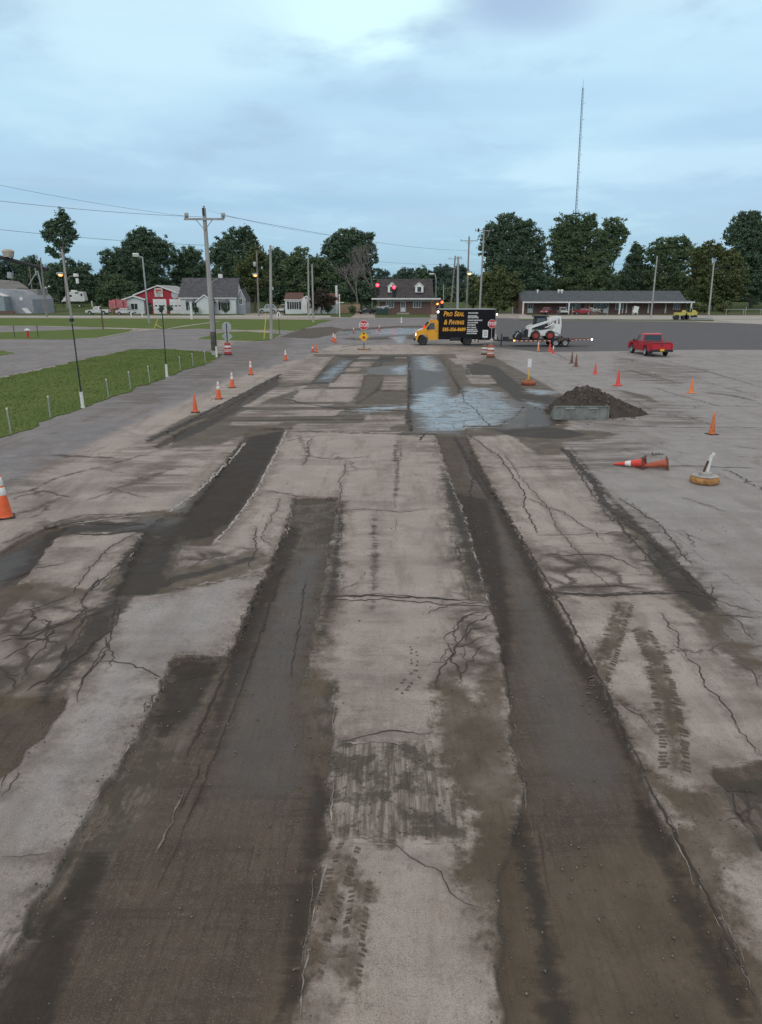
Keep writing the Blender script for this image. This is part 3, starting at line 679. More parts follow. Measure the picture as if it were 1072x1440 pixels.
def sheet_w(name, pts, m, z):
    b = MB(); n = len(pts); b.v = [(x, y, z) for x, y in pts]+[(x, y, z-.2) for x, y in pts]
    b.f.append(tuple(range(n)))
    for k in range(n): b.f.append((k, (k+1) % n, n+(k+1) % n, n+k))
    o = b.build(name, m); o['kind'] = 'structure'; return o
G1 = [(-150,664),(0,616),(16,612),(71,590),(117,574),(153,561),(211,539),(254,523),(289,513),(303,505),(309,498),(294,495),(228,491),(183,492),(163,497),(108,508),(60,520),(0,532),(-150,566)]
g1w = rough_edge(G1); sheet_w('verge_grass', g1w, GRASS, .03)
sheet_w('island_grass', rough_edge([(-120,493),(8,494),(20,497),(0,501),(-120,504)]), GRASS, .03)
sheet_w('divider_grass', rough_edge([(-150,468),(0,467.5),(150,462.5),(188,463.5),(183,467),(140,475),(110,477),(0,477.5),(-150,478)], .3, 2), GRASS, .03)
sheet_w('roadside_grass', rough_edge([(-150,447.3),(0,447.3),(240,448.2),(469,450),(440,458),(414,466),(345,464),(280,462),(235,463),(150,460.5),(0,458),(-150,458)], .3, 3), GRASS, .03)
sheet_w('corner_grass', rough_edge([(278,477),(300,470),(320,466.8),(348,466.2),(396,470),(381,478),(356,480),(300,479)], .2, 1.5), GRASS, .03)
sheet_w('front_lawn', rough_edge([(-200,440.5),(200,440.5),(345,440.5),(345,442.8),(300,443.8),(-200,443.8)], .3, 6), GRASSD, .04)
sheet_w('house_lawn', rough_edge([(398,440.5),(500,440.5),(494,446.5),(398,443.6)], .3, 4), GRASSD, .04)
sheet_w('brick_house_lawn', rough_edge([(528,440.5),(604,440.5),(606,446.6),(527,446.8)], .3, 4), GRASSD, .04)
sheet_w('ranch_lawn', rough_edge([(742,440.5),(1200,440.5),(1200,443.5),(742,443.5)], .3, 6), mk_grass('dry_lawn', (.09,.10,.055), (.13,.125,.075), (.075,.085,.045), .1), .04)
PATH = mat('pale_concrete', (.36,.34,.30), .9, var=.15, sc=.4)
def strip(name, pts, w, m=PATH, z=.07):
    q = line_poly(pts, w); return sheet_w(name, q, m, z)
def band(name, P4, m, z): return sheet_w(name, [gxy(*p) for p in P4], m, z)
band('sidewalk', [(-200,444.1),(465,444.1),(466,446.8),(-200,446.6)], PATH, .05)
band('street_kerb', [(730,443.8),(1200,443.8),(1200,449.3),(960,449.3),(730,448.2)], PATH, .05)
band('lot_apron', [(1006,450.2),(1200,449.6),(1200,456),(1072,456),(1040,454)], PATH, .02)
band('lot_edge_grass', [(730,449.2),(1004,450.2),(1004,451.4),(730,450.3)], GRASSD, .04)
strip('grass_kerb', [(236,463.2),(260,459),(290,455),(310,452)], .7)
strip('kerb_line', [(346,465.2),(330,464.6),(312,465)], .4)
strip('island_kerb', [(108,477.2),(140,475.8),(183,467.4),(192,463.5)], .3)
strip('corner_kerb', [(278,477.6),(300,479.4),(356,480.6)], .3)
strip('walk_edge', [(-100,458.6),(60,459),(140,461.2)], .5)
strip('walkway', [(346,464.9),(380,464.5),(416,466.4)], .5)
# short grass on the near verge
def tufts():
    pts = np.array(g1w); lo, hi = pts.min(0), pts.max(0); n = 60000
    c = rng.uniform(lo, hi, (n, 2)); c = c[(c[:,0] > -34)]; s = np.full(len(c), -1.); poly_sdf(c, g1w, s, .6)
    c = c[s > -.06]; k = len(c); hgt = rng.uniform(.02, .055, k); w = rng.uniform(.015, .04, k); a = rng.uniform(0, 6.28, k); ln = rng.normal(0, .04, (k, 2))
    dx = np.cos(a)*w; dy = np.sin(a)*w; z0 = np.full(k, .02)
    V = np.stack([np.column_stack([c[:,0]-dx, c[:,1]-dy, z0]), np.column_stack([c[:,0]+dx, c[:,1]+dy, z0]), np.column_stack([c+ln, z0+hgt])], 1).reshape(-1, 3)
    m, nt, bs = newmat('grass_blades'); gi = nt.n.new('ShaderNodeNewGeometry')
    nn = nt.noise(gi.outputs['Position'], .5, 4)
    col = nt.mix(gi.outputs['Random Per Island'], (.095,.145,.036), (.165,.215,.066)); col = nt.mix(nt.mul(nt.smooth(nn, .45, .65), .5), col, (.05,.085,.025))
    nt.l.new(col, bs.inputs['Base Color']); bs.inputs['Roughness'].default_value = .9; bs.inputs['Specular IOR Level'].default_value = .1
    o = npmesh('short_grass', V, np.arange(len(V)).reshape(-1, 3), m); tag(o, 'short green grass on the verge between the lane and the left road', 'grass', kind='stuff')
tufts()

# ------------------------------------------------------------------ sky
w = bpy.data.worlds.new('World'); C.world = w; w.use_nodes = True
nt = NT(w.node_tree); bg = w.node_tree.nodes['Background']
tc = nt.n.new('ShaderNodeTexCoord').outputs['Generated']
sx = nt.n.new('ShaderNodeSeparateXYZ'); nt.l.new(tc, sx.inputs[0]); dx, dy, dz = sx.outputs
sky = nt.n.new('ShaderNodeTexSky'); sky.sky_type = 'NISHITA'; sky.sun_disc = False; sky.sun_elevation = math.radians(30); sky.sun_rotation = math.radians(200)
el = nt.math('MAXIMUM', dz, 0.0)
ramp = nt.n.new('ShaderNodeValToRGB'); nt.l.new(el, ramp.inputs[0]); cr = ramp.color_ramp
def sr(r, g, b): return tuple((c/255/12.92 if c/255 <= .04045 else ((c/255+.055)/1.055)**2.4) for c in (r, g, b))+(1,)
stops = [(0, (112,150,174)), (.04, (124,161,184)), (.10, (143,177,197)), (.2, (163,194,211)), (.29, (175,205,219)), (.42, (204,203,202)), (1, (232,206,182))]
while len(cr.elements) < len(stops): cr.elements.new(.5)
for e, (p, c) in zip(cr.elements, stops): e.position = p; e.color = sr(*c)
# clouds on a flat layer overhead, so they stretch towards the horizon
den = nt.add(el, .10); cv = nt.n.new('ShaderNodeCombineXYZ'); nt.l.new(nt.math('DIVIDE', dx, den), cv.inputs[0]); nt.l.new(nt.math('DIVIDE', dy, den), cv.inputs[1])
c1 = nt.noise(cv.outputs[0], .55, 7, .52, .3); c2 = nt.noise(cv.outputs[0], 1.6, 8, .55, .2)
mapc = nt.scale(tc, (1.6, 1.6, 7)); c3 = nt.noise(mapc, 1.1, 6, .5)
col = nt.mix(nt.mul(nt.smooth(c3, .42, .66), .5), ramp.outputs[0], sr(148,176,200))
cc = nt.add(nt.mul(c1, .55), nt.mul(c2, .45)); lowel = nt.smooth(el, .02, .14, .25, 1)
col = nt.mix(nt.mul(nt.smooth(cc, .49, .60), nt.mul(lowel, .62)), col, sr(142,167,190))
col = nt.mix(nt.mul(nt.smooth(cc, .49, .40), nt.mul(lowel, .42)), col, sr(176,204,216))
def blob(ax, ez, wx, wz):
    a = nt.math('ARCTAN2', dx, dy); u = nt.math('DIVIDE', nt.sub(a, math.radians(ax)), wx); v = nt.math('DIVIDE', nt.sub(dz, math.sin(math.radians(ez))), wz)
    r = nt.math('SQRT', nt.add(nt.mul(u, u), nt.mul(v, v)))
    r = nt.add(r, nt.mul(nt.sub(c2, .5), 1.5)); r = nt.add(r, nt.mul(nt.sub(c1, .5), 1.2)); return r
br = nt.smooth(blob(-2, 19.5, .17, .075), .62, 1.05, .95, 0)
col = nt.mix(br, col, sr(196,226,228))
br2 = nt.smooth(blob(-16, 17.5, .20, .07), .45, 1.25, .8, 0); col = nt.mix(br2, col, sr(180,208,219))
dk = nt.smooth(blob(9.5, 18.4, .085, .03), .3, 1.4, .8, 0); col = nt.mix(dk, col, sr(142,164,192))
dk2 = nt.smooth(blob(5, 13.2, .30, .022), .4, 1.2, .45, 0); col = nt.mix(dk2, col, sr(148,182,204))
dk3 = nt.smooth(blob(26, 10.5, .14, .02), .4, 1.2, .45, 0); col = nt.mix(dk3, col, sr(142,172,200))
dk4 = nt.smooth(blob(-12, 6.5, .4, .014), .4, 1.3, .35, 0); col = nt.mix(dk4, col, sr(122,160,188))
lt = nt.smooth(blob(20, 8.5, .22, .025), .4, 1.2, .55, 0); col = nt.mix(lt, col, sr(176,203,217))
skm = nt.mix(.12, col, nt.mix(1.0, sky.outputs[0], (.09,.09,.09), 'MULTIPLY'))
nt.l.new(skm, bg.inputs['Color']); bg.inputs['Strength'].default_value = 1.0
sun = bpy.data.lights.new('sun', 'SUN'); so = bpy.data.objects.new('sun', sun); COL.objects.link(so)
sun.energy = .5; sun.angle = math.radians(40); sun.color = (1, .95, .9)
so.rotation_euler = (math.radians(55), 0, math.radians(-20))
C.cycles.max_bounces = 5; C.cycles.diffuse_bounces = 2; C.cycles.glossy_bounces = 2; C.cycles.transmission_bounces = 1
C.view_settings.view_transform = 'Standard'; C.view_settings.look = 'None'; C.view_settings.exposure = 0.56; C.view_settings.gamma = 1
# ------------------------------------------------------------------ materials
M_OR = mat('cone_orange', (.80,.13,.035), .55, var=.12, sc=5, dirt=.35)
M_ORP = mat('cone_faded_orange', (.80,.27,.11), .6, var=.15, sc=5, dirt=.4)
M_ORR = mat('cone_red_orange', (.75,.07,.045), .5, var=.1, sc=5, dirt=.25)
M_ORB = mat('cone_grimy_brown', (.20,.10,.06), .8, var=.3, sc=6, dirt=.7)
M_BLK = mat('black_rubber', (.025,.024,.023), .75, var=.3, sc=5, dirt=.3)
M_REF = mat('reflective_white', (.78,.76,.72), .45, var=.08, sc=6, dirt=.35)
M_WHT = mat('white_paint', (.72,.72,.70), .5, var=.1, sc=2, dirt=.25)
M_GRYP = mat('galvanised_steel', (.38,.39,.39), .5, .5, var=.15, sc=3)
M_SIGNB = mat('sign_back_aluminium', (.42,.45,.46), .5, .4, var=.12, sc=3)
M_RED = mat('sign_red', (.55,.03,.04), .45, var=.1, sc=4)
M_YEL = mat('sign_yellow', (.85,.50,.02), .5, var=.1, sc=4, dirt=.2)
M_RUST = mat('rusty_ochre', (.40,.20,.065), .85, var=.35, sc=6, dirt=.55)
M_DRUM = mat('drum_dull_orange', (.33,.085,.04), .6, var=.25, sc=4, dirt=.5)
M_WOOD = mat('weathered_wood', (.23,.21,.19), .9, var=.3, sc=3, streak=True)
M_WOODL = mat('pale_weathered_wood', (.36,.35,.33), .9, var=.2, sc=3, streak=True)
M_DKM = mat('dark_metal', (.03,.032,.035), .55, .3, var=.2, sc=3)
M_CHR = mat('dull_chrome', (.5,.5,.5), .25, .9, var=.1, sc=3)
M_GLASS = mat('dark_glass', (.015,.02,.024), .08, var=.2, sc=1, spec=.8)
M_GLASSL = mat('sky_painted_glass', (.10,.13,.15), .08, var=.2, sc=1, spec=.9)  # paler copy of the dark glass, skylight on the panes painted into the colour
M_TAILR = mat('tail_lamp_red', (.5,.01,.01), .3, var=.1)
M_LRED = mat('lit_red_lamp', (.9,.05,.05), .4, emit=(1,.012,.022), es=14)
M_LREDS = mat('lit_marker_red', (.9,.05,.05), .4, emit=(1,.08,.06), es=5)
M_LWHT = mat('lit_white_lamp', (.9,.9,.85), .4, emit=(1,.93,.80), es=3.5)
M_LAMB = mat('lit_sodium_lamp', (1,.8,.5), .4, emit=(1,.23,.05), es=3.2)
M_LAMY = mat('lit_amber_lamp', (1,.6,.1), .4, emit=(1,.40,.10), es=2.5)

# ------------------------------------------------------------------ cones
def cone_proto(name, h, m, bands, base_m, label, grp, loc, rz=0, rot=None, rb=None):
    t = thing(name, label, 'traffic cone', loc, rz, grp, rot)
    rb = rb or .30*h**.5*.42; s = .185 if h > .8 else .175
    b = MB()                                          # square foot with a round hole
    n = 24; zz = (0, .03)
    for k in range(n):
        a0, a1 = 2*math.pi*k/n, 2*math.pi*(k+1)/n
        def sq(a):
            c, s_ = math.cos(a), math.sin(a); q = max(abs(c), abs(s_)); return (c/q*s*min(1, .93+.0*q), s_/q*s*min(1, .93))
        o0, o1 = sq(a0), sq(a1); i0 = (rb*.93*math.cos(a0), rb*.93*math.sin(a0)); i1 = (rb*.93*math.cos(a1), rb*.93*math.sin(a1))
        b.face([(*o0, .03), (*o1, .03), (*i1, .035), (*i0, .035)]); b.face([(*o0, 0), (*i0, 0), (*i1, 0), (*o1, 0)])
        b.face([(*o0, 0), (*o1, 0), (*o1, .03), (*o0, .03)]); b.face([(*i0, 0), (*i0, .035), (*i1, .035), (*i1, 0)])
    b.build('base', base_m, t)
    def rad(z): 
        return rb*(1-(z-.03)/(h-.03))+.021*((z-.03)/(h-.03))
    prof = [(rb*1.08, .03), (rad(.06)*1.0, .055)]+[(rad(z), z) for z in np.linspace(.08, h-.012, 8)]+[(.012, h), (.008, h-.02)]
    inner = [(max(.004, r-.006), z-.004) for r, z in prof[:-2]][::-1]
    MB().lathe(prof+inner, n=24).build('body', m, t, smooth=True)
    for (z0, z1) in bands:
        z0 *= h; z1 *= h
        MB().lathe([(rad(z0)+.001, z0-.004), (rad(z0)+.004, z0), (rad(z1)+.004, z1), (rad(z1)+.001, z1+.004)], n=24).build('reflective_collar', M_REF, t, smooth=True)
    return t
def L(px, py, z=0): x, y = gxy(px, py); return (x, y, z)
COLL = [(.50,.66),(.71,.86)]
CG = 'orange traffic cones along the left lane'; CR = 'traffic cones out on the open lot'
c36 = cone_proto('traffic_cone', .95, M_OR, [(.50,.66),(.70,.88)], M_BLK, 'tall orange cone with two white collars at the left edge, nearest of all', CG, L(8,728), .5, rb=.138); c36.scale = (1.06,)*3
c28 = cone_proto('traffic_cone', .74, M_OR, [], M_BLK, 'plain orange cone without collars, foremost of the lane cones, beside the dark diagonal cut', CG, L(275,580), .2)
for px, py, rz, lb, sc in [(308,561,.1,'orange cone with two white collars just beyond the plain collarless cone', .93),
    (327,545,.9,'orange cone with white collars third from the left in the row beside the grass lane', .9),
    (353,527,.3,'orange cone with white collars second nearest below the leaning wooden pole line', .92),
    (402,507,.7,'orange cone with white top at the far left corner of the patched area', .88),
    (469,480,.4,'tall orange cone behind left of the stop sign stand, left of a close pair', .95),
    (471.5,482,.2,'tall orange cone right of a close pair left of the stop sign stand', .95)]:
    dup(c36, L(px, py), rz, lb, scale=(sc, sc, sc))
cs = cone_proto('traffic_cone', .6, M_ORR, [(.5,.7)], M_BLK, 'small red-orange cone of a touching pair, left one with a pale patch', CG, L(440,495), .1)
dup(c28, L(445,495.5), .5, 'orange cone of a touching pair, taller right one without collars', scale=(.95,.95,.95))
cfar = cone_proto('traffic_cone', .8, M_ORR, [(.5,.75)], M_BLK, 'distant red-orange cone left of the round stop sign head', 'far cones near the street junction', L(497.5,468), .1)
dup(cfar, L(533.6,464.5), .3, 'distant red-orange cone right of the stop sign head by the wet patch')
cp = cone_proto('traffic_cone', .86, M_ORP, [(.62,.82)], M_ORB, 'pale faded orange cone in front of the trailer under the red rimmed loader wheel', CR, L(757,494), .1)
cr2 = cone_proto('traffic_cone', .82, M_ORR, [], M_ORR, 'bright red-orange cone standing in front of the trailer fender', CR, L(773,494), .4)
cw = cone_proto('traffic_cone', .66, M_ORR, [(.55,.92)], M_ORR, 'short red cone with a white top half beside the trailer wheels', CR, L(778,497.5), .2)
cb = cone_proto('traffic_cone', .82, M_ORB, [], M_ORB, 'grimy brown cone, rear one of a brown pair beyond the dirt pile', CR, L(804,511), .2)
dup(cb, L(810,515.5), .8, 'grimy brown cone, front one of a brown pair beyond the dirt pile')
dup(cr2, L(837,526), .3, 'small red-orange cone standing alone right of the brown cone pair', scale=(.84,)*3)
dup(cr2, L(869,542), .6, 'tall slim orange cone just right behind the dirt pile', scale=(1.05,)*3)
co2 = cone_proto('traffic_cone', .70, mat('cone_light_orange', (.85,.22,.05), .5, var=.1, sc=5, dirt=.2), [], M_ORP, 'light orange cone standing farthest right on the lot', CR, L(972,552.5), .4)
co3 = cone_proto('traffic_cone', .74, M_ORP, [], M_BLK, 'dull orange cone with dark base and dark tip near the right edge', CR, L(1001,611), .3); 
for ch in co3.children:
    if ch.name.startswith('body'): ch.data.materials[0] = mat('cone_weathered_orange', (.66,.17,.05), .6, var=.2, sc=5, dirt=.6)
# the two that have been knocked over: axis along the ground, tip to the left
x, y, z = L(907,660); t1 = cone_proto('fallen_cone', .86, M_ORR, [(.42,.60)], mat('scuffed_rim', (.16,.07,.05), .8, var=.4, sc=8, dirt=.5), 'knocked over red cone with one white collar lying with its open base to the right', 'knocked over cones', (x, y+.05, .17), rot=(0, math.radians(-90-10), math.radians(-36)))
x, y, z = L(940,661); t2 = cone_proto('fallen_cone', .86, mat('cone_rusty_red', (.45,.10,.05), .6, var=.2, sc=5, dirt=.5), [], M_ORB, 'knocked over dull red cone lying tucked into the open base of another', 'knocked over cones', (x, y+.08, .17), rot=(0, math.radians(-90-10), math.radians(-14)))

# ------------------------------------------------------------------ drums, sign posts
def drum(label, loc, m=M_DRUM, s=1.0, bands=((.22,.36),(.52,.66)), grp='striped channelising drums'):
    t = thing('traffic_drum', label, 'traffic drum', loc, 0, grp); t.scale = (s, s, s)
    MB().lathe([(.34,0),(.34,.07),(.28,.08)], n=28).lathe([(0,.07),(.34,.07)], n=28).build('rubber_base', M_BLK, t, smooth=True)
    prof = [(.28,.08),(.285,.22),(.275,.23),(.275,.38),(.265,.39),(.262,.54),(.252,.55),(.25,.70),(.24,.71),(.235,.88),(.2,.93),(0,.935)]
    MB().lathe(prof, n=28).build('barrel', m, t, smooth=True)
    for a, b in bands:
        ra = .285-.06*a; rb = .285-.06*b
        MB().lathe([(ra-.006, a+.06), (ra+.006, a+.062), (rb+.006, b+.062), (rb-.006, b+.064)], n=28).build('reflective_band', M_REF, t, smooth=True)
    return t
x, y, z = L(690,502.5); d1 = drum('brown-orange striped drum holding the stop sign post behind the box truck', (x, y, 0), s=1.0)
x2, y2, _ = L(682.5,500); d2 = drum('smaller faded striped drum half hidden behind the stop sign drum, under the white notice', (x2, y2+.5, 0), M_ORB, .82)
x3, y3, _ = L(321,499); d3 = drum('red and white striped drum at the end of the grass verge below two sign backs', (x3, y3, 0), mat('drum_red', (.38,.04,.03), .6, var=.2, sc=4, dirt=.3), 1.0)
def ngon(n, r, rot0): return [(r*math.cos(2*math.pi*k/n+rot0), r*math.sin(2*math.pi*k/n+rot0)) for k in range(n)]
def stop_face(t, z, r, y=-.03, flip=False):
    pr = ngon(8, r, math.pi/8); d = -1 if not flip else 1
    f = MB().prism([(a, b+z) for a, b in pr], y-.006, y+.006).build('sign_plate', M_SIGNB if flip else M_WHT, t)
    if flip: return f
    pr = ngon(8, r*.93, math.pi/8); MB().prism([(a, b+z) for a, b in pr], y-.012, y-.006).build('red_field', M_RED, f)
    text('lettering', 'STOP', r*.98, M_WHT, f, (0, y-.014, z), (math.pi/2, 0, 0), align='CENTER', offset=r*.035, thick=.003, sx=.82)
    return f
# stop over yellow diamond on a low stand
X, Y, _ = L(512,492); s = 1/mpp(Y)
t = thing('stop_sign_stand', 'red stop sign above a yellow diamond on one low portable stand in the road', 'road sign', (X, Y, 0))
MB().tube((0,0,.06), (0,0,2.1), .03, n=8).build('post', M_DKM, t)
MB().box((0,0,.05), (1.1,.08,.08)).box((0,0,.05), (.10,.6,.06)).box((-.5,0,.10), (.12,.25,.12)).box((.5,0,.10), (.12,.25,.12)).build('foot', M_RUST, t, bevel=.01)
stop_face(t, 2.05, .42, -.045)
f = MB().prism([(0,.66),(.46,1.12),(0,1.58),(-.46,1.12)], -.055, -.04).build('diamond_plate', M_YEL, t)
dsh = mat('sign_black', (.03,.025,.02), .6)
MB().prism([(0,.70),(.42,1.12),(0,1.54),(-.42,1.12),(0,.70),(0,.72),(-.40,1.12),(0,1.52),(.40,1.12),(0,.72)], -.058, -.055).build('border', dsh, f)
MB().prism([(-.05,1.27),(.05,1.27),(.05,1.37),(.11,1.37),(0,1.49),(-.11,1.37),(-.05,1.37)], -.059, -.0551).build('arrow', dsh, f)
MB().prism([(a*.55, b*.55+1.03) for a, b in ngon(8,.26,math.pi/8)], -.060, -.0551).build('stop_symbol', M_RED, f)
# stop sign + white notice in the drums by the truck
t = thing('stop_sign', 'small red stop sign on a thin pale post rising from the drum behind the truck', 'road sign', (x, y, 0))
MB().tube((0,0,.935), (0,0,2.3), .022, n=8).build('post', M_GRYP, t); stop_face(t, 2.45, .33, -.03)
MB().box((.03,-.03,1.35), (.1,.02,.1)).build('small_reflector', M_REF, t)
t = thing('notice_sign', 'white rectangular notice on a short post left of the drum stop sign', 'sign', (x2, y2+.5, 0))
MB().tube((0,0,.76), (0,0,1.35), .02, n=8).build('post', M_WOOD, t)
f = MB().box((.0,-.03,1.62), (.42,.02,.58)).build('sign_plate', M_WHT, t, bevel=.005)
MB().box((0,-.045,1.76), (.26,.006,.06)).box((0,-.045,1.62), (.30,.006,.04)).box((0,-.045,1.5), (.22,.006,.04)).build('print', mat('notice_grey', (.2,.2,.2), .7), f)
# sign backs on a post over the left drum
t = thing('road_sign_back', 'grey back of an octagon sign over a diamond sign on one post by the verge', 'road sign', (x3, y3, 0))
MB().box((0,0,1.65), (.06,.04,1.5)).build('post', M_DKM, t)
MB().prism([(a, b+2.15) for a, b in ngon(8,.38,math.pi/8)], .025, .035).build('octagon_plate', M_SIGNB, t)
MB().prism([(0,.99),(.43,1.42),(0,1.85),(-.43,1.42)], .037, .047).build('diamond_plate', M_SIGNB, t)

# post in a tyre-like base, white panel on it
X, Y, _ = L(743,541)
def tyre(t, r, w, m=M_BLK, c=(0,0,0), axis='z'):
    prof = [(r*.62, -w*.5), (r*.85, -w*.5), (r*.97, -w*.38), (r, -w*.15), (r, w*.15), (r*.97, w*.38), (r*.85, w*.5), (r*.62, w*.5), (r*.55, w*.3), (r*.55,-w*.3), (r*.62,-w*.5)]
    return MB().lathe(prof, c, n=28, axis=axis).build('tyre', m, t, smooth=True)
t = thing('weighted_sign_post', 'yellow post with a white panel standing in an orange tyre base by the wet area', 'sign', (X, Y, 0))
tyre(t, .38, .2, M_DRUM, (0,0,.1)); MB().lathe([(0,.17),(.24,.17)], n=20).lathe([(.16,.17),(.13,.30),(.05,.33),(0,.33)], n=16).build('concrete_fill', M_RUST, t, smooth=True)
MB().tube((0,0,.2), (0,0,1.3), .03, n=8).build('post', M_YEL, t); MB().box((0,-.035,1.12), (.2,.02,.44)).build('panel', M_WHT, t, bevel=.004)
X, Y, _ = L(998,683)
t = thing('weighted_tyre_base', 'yellow-ochre tyre filled with concrete holding a bent white stub post', 'post base', (X, Y+.3, 0))
tyre(t, .35, .17, M_RUST, (0,0,.085)); MB().lathe([(0,.20),(.2,.20),(.31,.185)], n=24).build('concrete_fill', M_WOODL, t, smooth=True)
MB().lathe([(.15,.19),(.15,.27),(.12,.29),(0,.29)], (0,0,0), n=16).build('collar', M_WOODL, t, smooth=True)
MB().box((.06,0,.48), (.07,.05,.45), ry=.12).box((.13,0,.72), (.06,.05,.10), ry=.5).build('bent_post', M_WHT, t, bevel=.006)
MB().box((-.03,-.03,.42), (.045,.03,.30), ry=.28).build('rusty_strap', mat('dark_rust', (.10,.05,.03), .9, var=.4, sc=8), t)

# ------------------------------------------------------------------ the dirt pile and the bucket in front of it
def pile():
    x0, y0 = gxy(836, 588); y0 += 1.3; n = 110; V = []; F = []
    m, nt, bs = newmat('excavated_soil'); g = nt.n.new('ShaderNodeNewGeometry').outputs['Position']
    n1 = nt.noise(g, 2.5, 8, .7); n2 = nt.noise(g, 22, 5, .7)
    c = nt.mix(nt.smooth(n1, .35, .65), (.050,.043,.037), (.090,.076,.066)); c = nt.mix(nt.mul(nt.smooth(n2, .58, .72), .6), c, (.19,.16,.14))
    nt.l.new(c, bs.inputs['Base Color']); bs.inputs['Roughness'].default_value = 1; bs.inputs['Specular IOR Level'].default_value = .15
    b = nt.n.new('ShaderNodeBump'); b.inputs['Distance'].default_value = .06; b.inputs['Strength'].default_value = .8; nt.l.new(n2, b.inputs['Height']); nt.l.new(b.outputs[0], bs.inputs['Normal'])
    bumps = [(rng.uniform(-2, 2), rng.uniform(-1.3, 1.3), rng.uniform(.12, .4), rng.uniform(-.05, .07)) for _ in range(60)]
    xs = np.linspace(-2.5, 2.6, n); ys = np.linspace(-1.7, 1.9, n)
    for yy in ys:
        for xx in xs:
            a = 0
            for (cx, cy, rx, ry, h, p) in ((-.2,0,1.40,1.5,1.16,1), (.3,.15,1.75,1.5,1.0,1), (-.1,-.05,1.4,1.25,1.2,1), (.8,.1,1.7,1.35,.62,1)):
                r = math.hypot((xx-cx)/rx, (yy-cy)/ry); q_ = max(0, 1-r); a = max(a, h*(q_*(1.35-.5*q_) if q_ < .9 else .81+.35*(q_-.9))*1.05)
            z = a
            if z > 0:
                for (bx, by, br, bh) in bumps:
                    d = math.hypot(xx-bx, yy-by)/br
                    if d < 1: z += bh*(1-d*d)**2*min(1, a*3)
                z += .035*(math.sin(xx*17+math.sin(yy*11)*2)*math.sin(yy*19+xx*3))*min(1, a*3)+random.uniform(-.018,.018)*min(1, a*6)
            V.append((x0+xx, y0+yy, z-.03 if z < .02 else z))
    V = np.array(V); idx = np.arange(n*n).reshape(n, n)
    F = np.stack([idx[:-1,:-1].ravel(), idx[:-1,1:].ravel(), idx[1:,1:].ravel(), idx[1:,:-1].ravel()], 1)
    o = npmesh('dirt_pile', V, F, m); tag(o, 'heap of dark brown millings and soil behind the grey steel bucket', 'dirt pile')
    # clods lying on and around it
    B = MB()
    for k in range(420):
        a = rng.uniform(0, 6.28); r = abs(rng.normal(0, 1))*1.05; xx, yy = r*math.cos(a)*1.2+.25, r*math.sin(a)*.95
        j = int(round((yy+1.7)/3.6*(n-1))); i = int(round((xx+2.5)/5.1*(n-1)))
        if not (0 <= i < n and 0 <= j < n): continue
        z = max(0, V[j*n+i][2]); s = rng.uniform(.012, .05)
        B.box((x0+xx, y0+yy, z+s*.3), (s*2, s*1.5, s*1.3), rng.uniform(0, 3), rng.uniform(-.5, .5), rng.uniform(-.5,.5))
    o = B.build('spilled_clods', mat('clods', (.13,.10,.085), .95, var=.5, sc=9)); tag(o, 'clods and broken bits lying on and around the dark soil heap', 'rubble', kind='stuff')
    return x0, y0
PX, PY = pile()
M_BKT = mat('bucket_steel', (.22,.23,.21), .8, .05, var=.3, sc=2.5, dirt=.4)
xa, ya = gxy(817.5, 590.5)
t = thing('loader_bucket', 'grey-green steel loader bucket set down with its back against us before the dirt pile', 'loader bucket', (xa, ya+.02, 0))
MB().box((0,0,.26), (2.05,.02,.50)).build('back_plate', M_BKT, t, bevel=.004)
MB().box((0,-.02,.50), (2.07,.06,.05)).box((0,-.02,.035), (2.07,.06,.05)).box((-1.0,-.02,.27), (.05,.06,.42)).box((1.0,-.02,.27), (.05,.06,.42)).build('rim', M_BKT, t, bevel=.006)
for sx in (-.46,.42): MB().box((sx,-.035,.44), (.36,.05,.05)).build('mount_lip', M_GRYP, t, bevel=.004)
for c_, d_ in (((.42,-.025,.10), (.50,.05,.04)), ((-.46,-.025,.08), (.42,.05,.03)), ((.68,-.02,.26), (.03,.04,.34))): MB().box(c_, d_).build('mount_bracket', M_BKT, t, bevel=.004)
for sx in (-1.02, 1.0): MB().prism([(0,0),(.62,0),(.55,.2),(.12,.5),(0,.5)], sx, sx+.02, 'yz').build('side_cheek', M_BKT, t)
MB().box((0,.3,.02), (2.0,.62,.02)).build('floor_plate', M_BKT, t)
# crumpled rubbish by the fallen cones
X, Y, _ = L(922,640); B = MB()
for k in range(16): B.box((rng.normal(0,.16), rng.normal(0,.05), .02+abs(rng.normal(0,.02))), (rng.uniform(.03,.09), rng.uniform(.02,.06), rng.uniform(.01,.03)), rng.uniform(0,3), rng.uniform(-.6,.6))
o = B.build('rubble_scraps', mat('grey_scraps', (.22,.21,.20), .8, var=.7, sc=12)); o.location = (X, Y, 0); tag(o, 'little heap of grey scraps on the lot behind the knocked over cones', 'rubble', kind='stuff')

# ------------------------------------------------------------------ wheels and cars
def wheel(t, c, r, w, rim_m, side=-1, name='wheel', hub=.6, spokes=0):
    g = MB().lathe([(r*.60, -w*.5), (r*.86, -w*.5), (r*.97, -w*.38), (r, -w*.15), (r, w*.15), (r*.97, w*.38), (r*.86, w*.5), (r*.60, w*.5), (r*.56, 0), (r*.60,-w*.5)], (0,0,0), n=26, axis='y').build(name, M_BLK, t, smooth=True)
    g.location = c
    q = MB().lathe([(0, side*w*.30), (r*.16, side*w*.36), (r*.2, side*w*.2), (r*.46, side*w*.18), (r*.55, side*w*.44), (r*.62, side*w*.46)], (0,0,0), n=26, axis='y')
    for k in range(spokes): a = 2*math.pi*k/spokes; q.box((r*.36*math.cos(a), side*w*.24, r*.36*math.sin(a)), (r*.30, .02, r*.12), 0, -a)
    q.build('rim', rim_m, g, smooth=True)
    return g
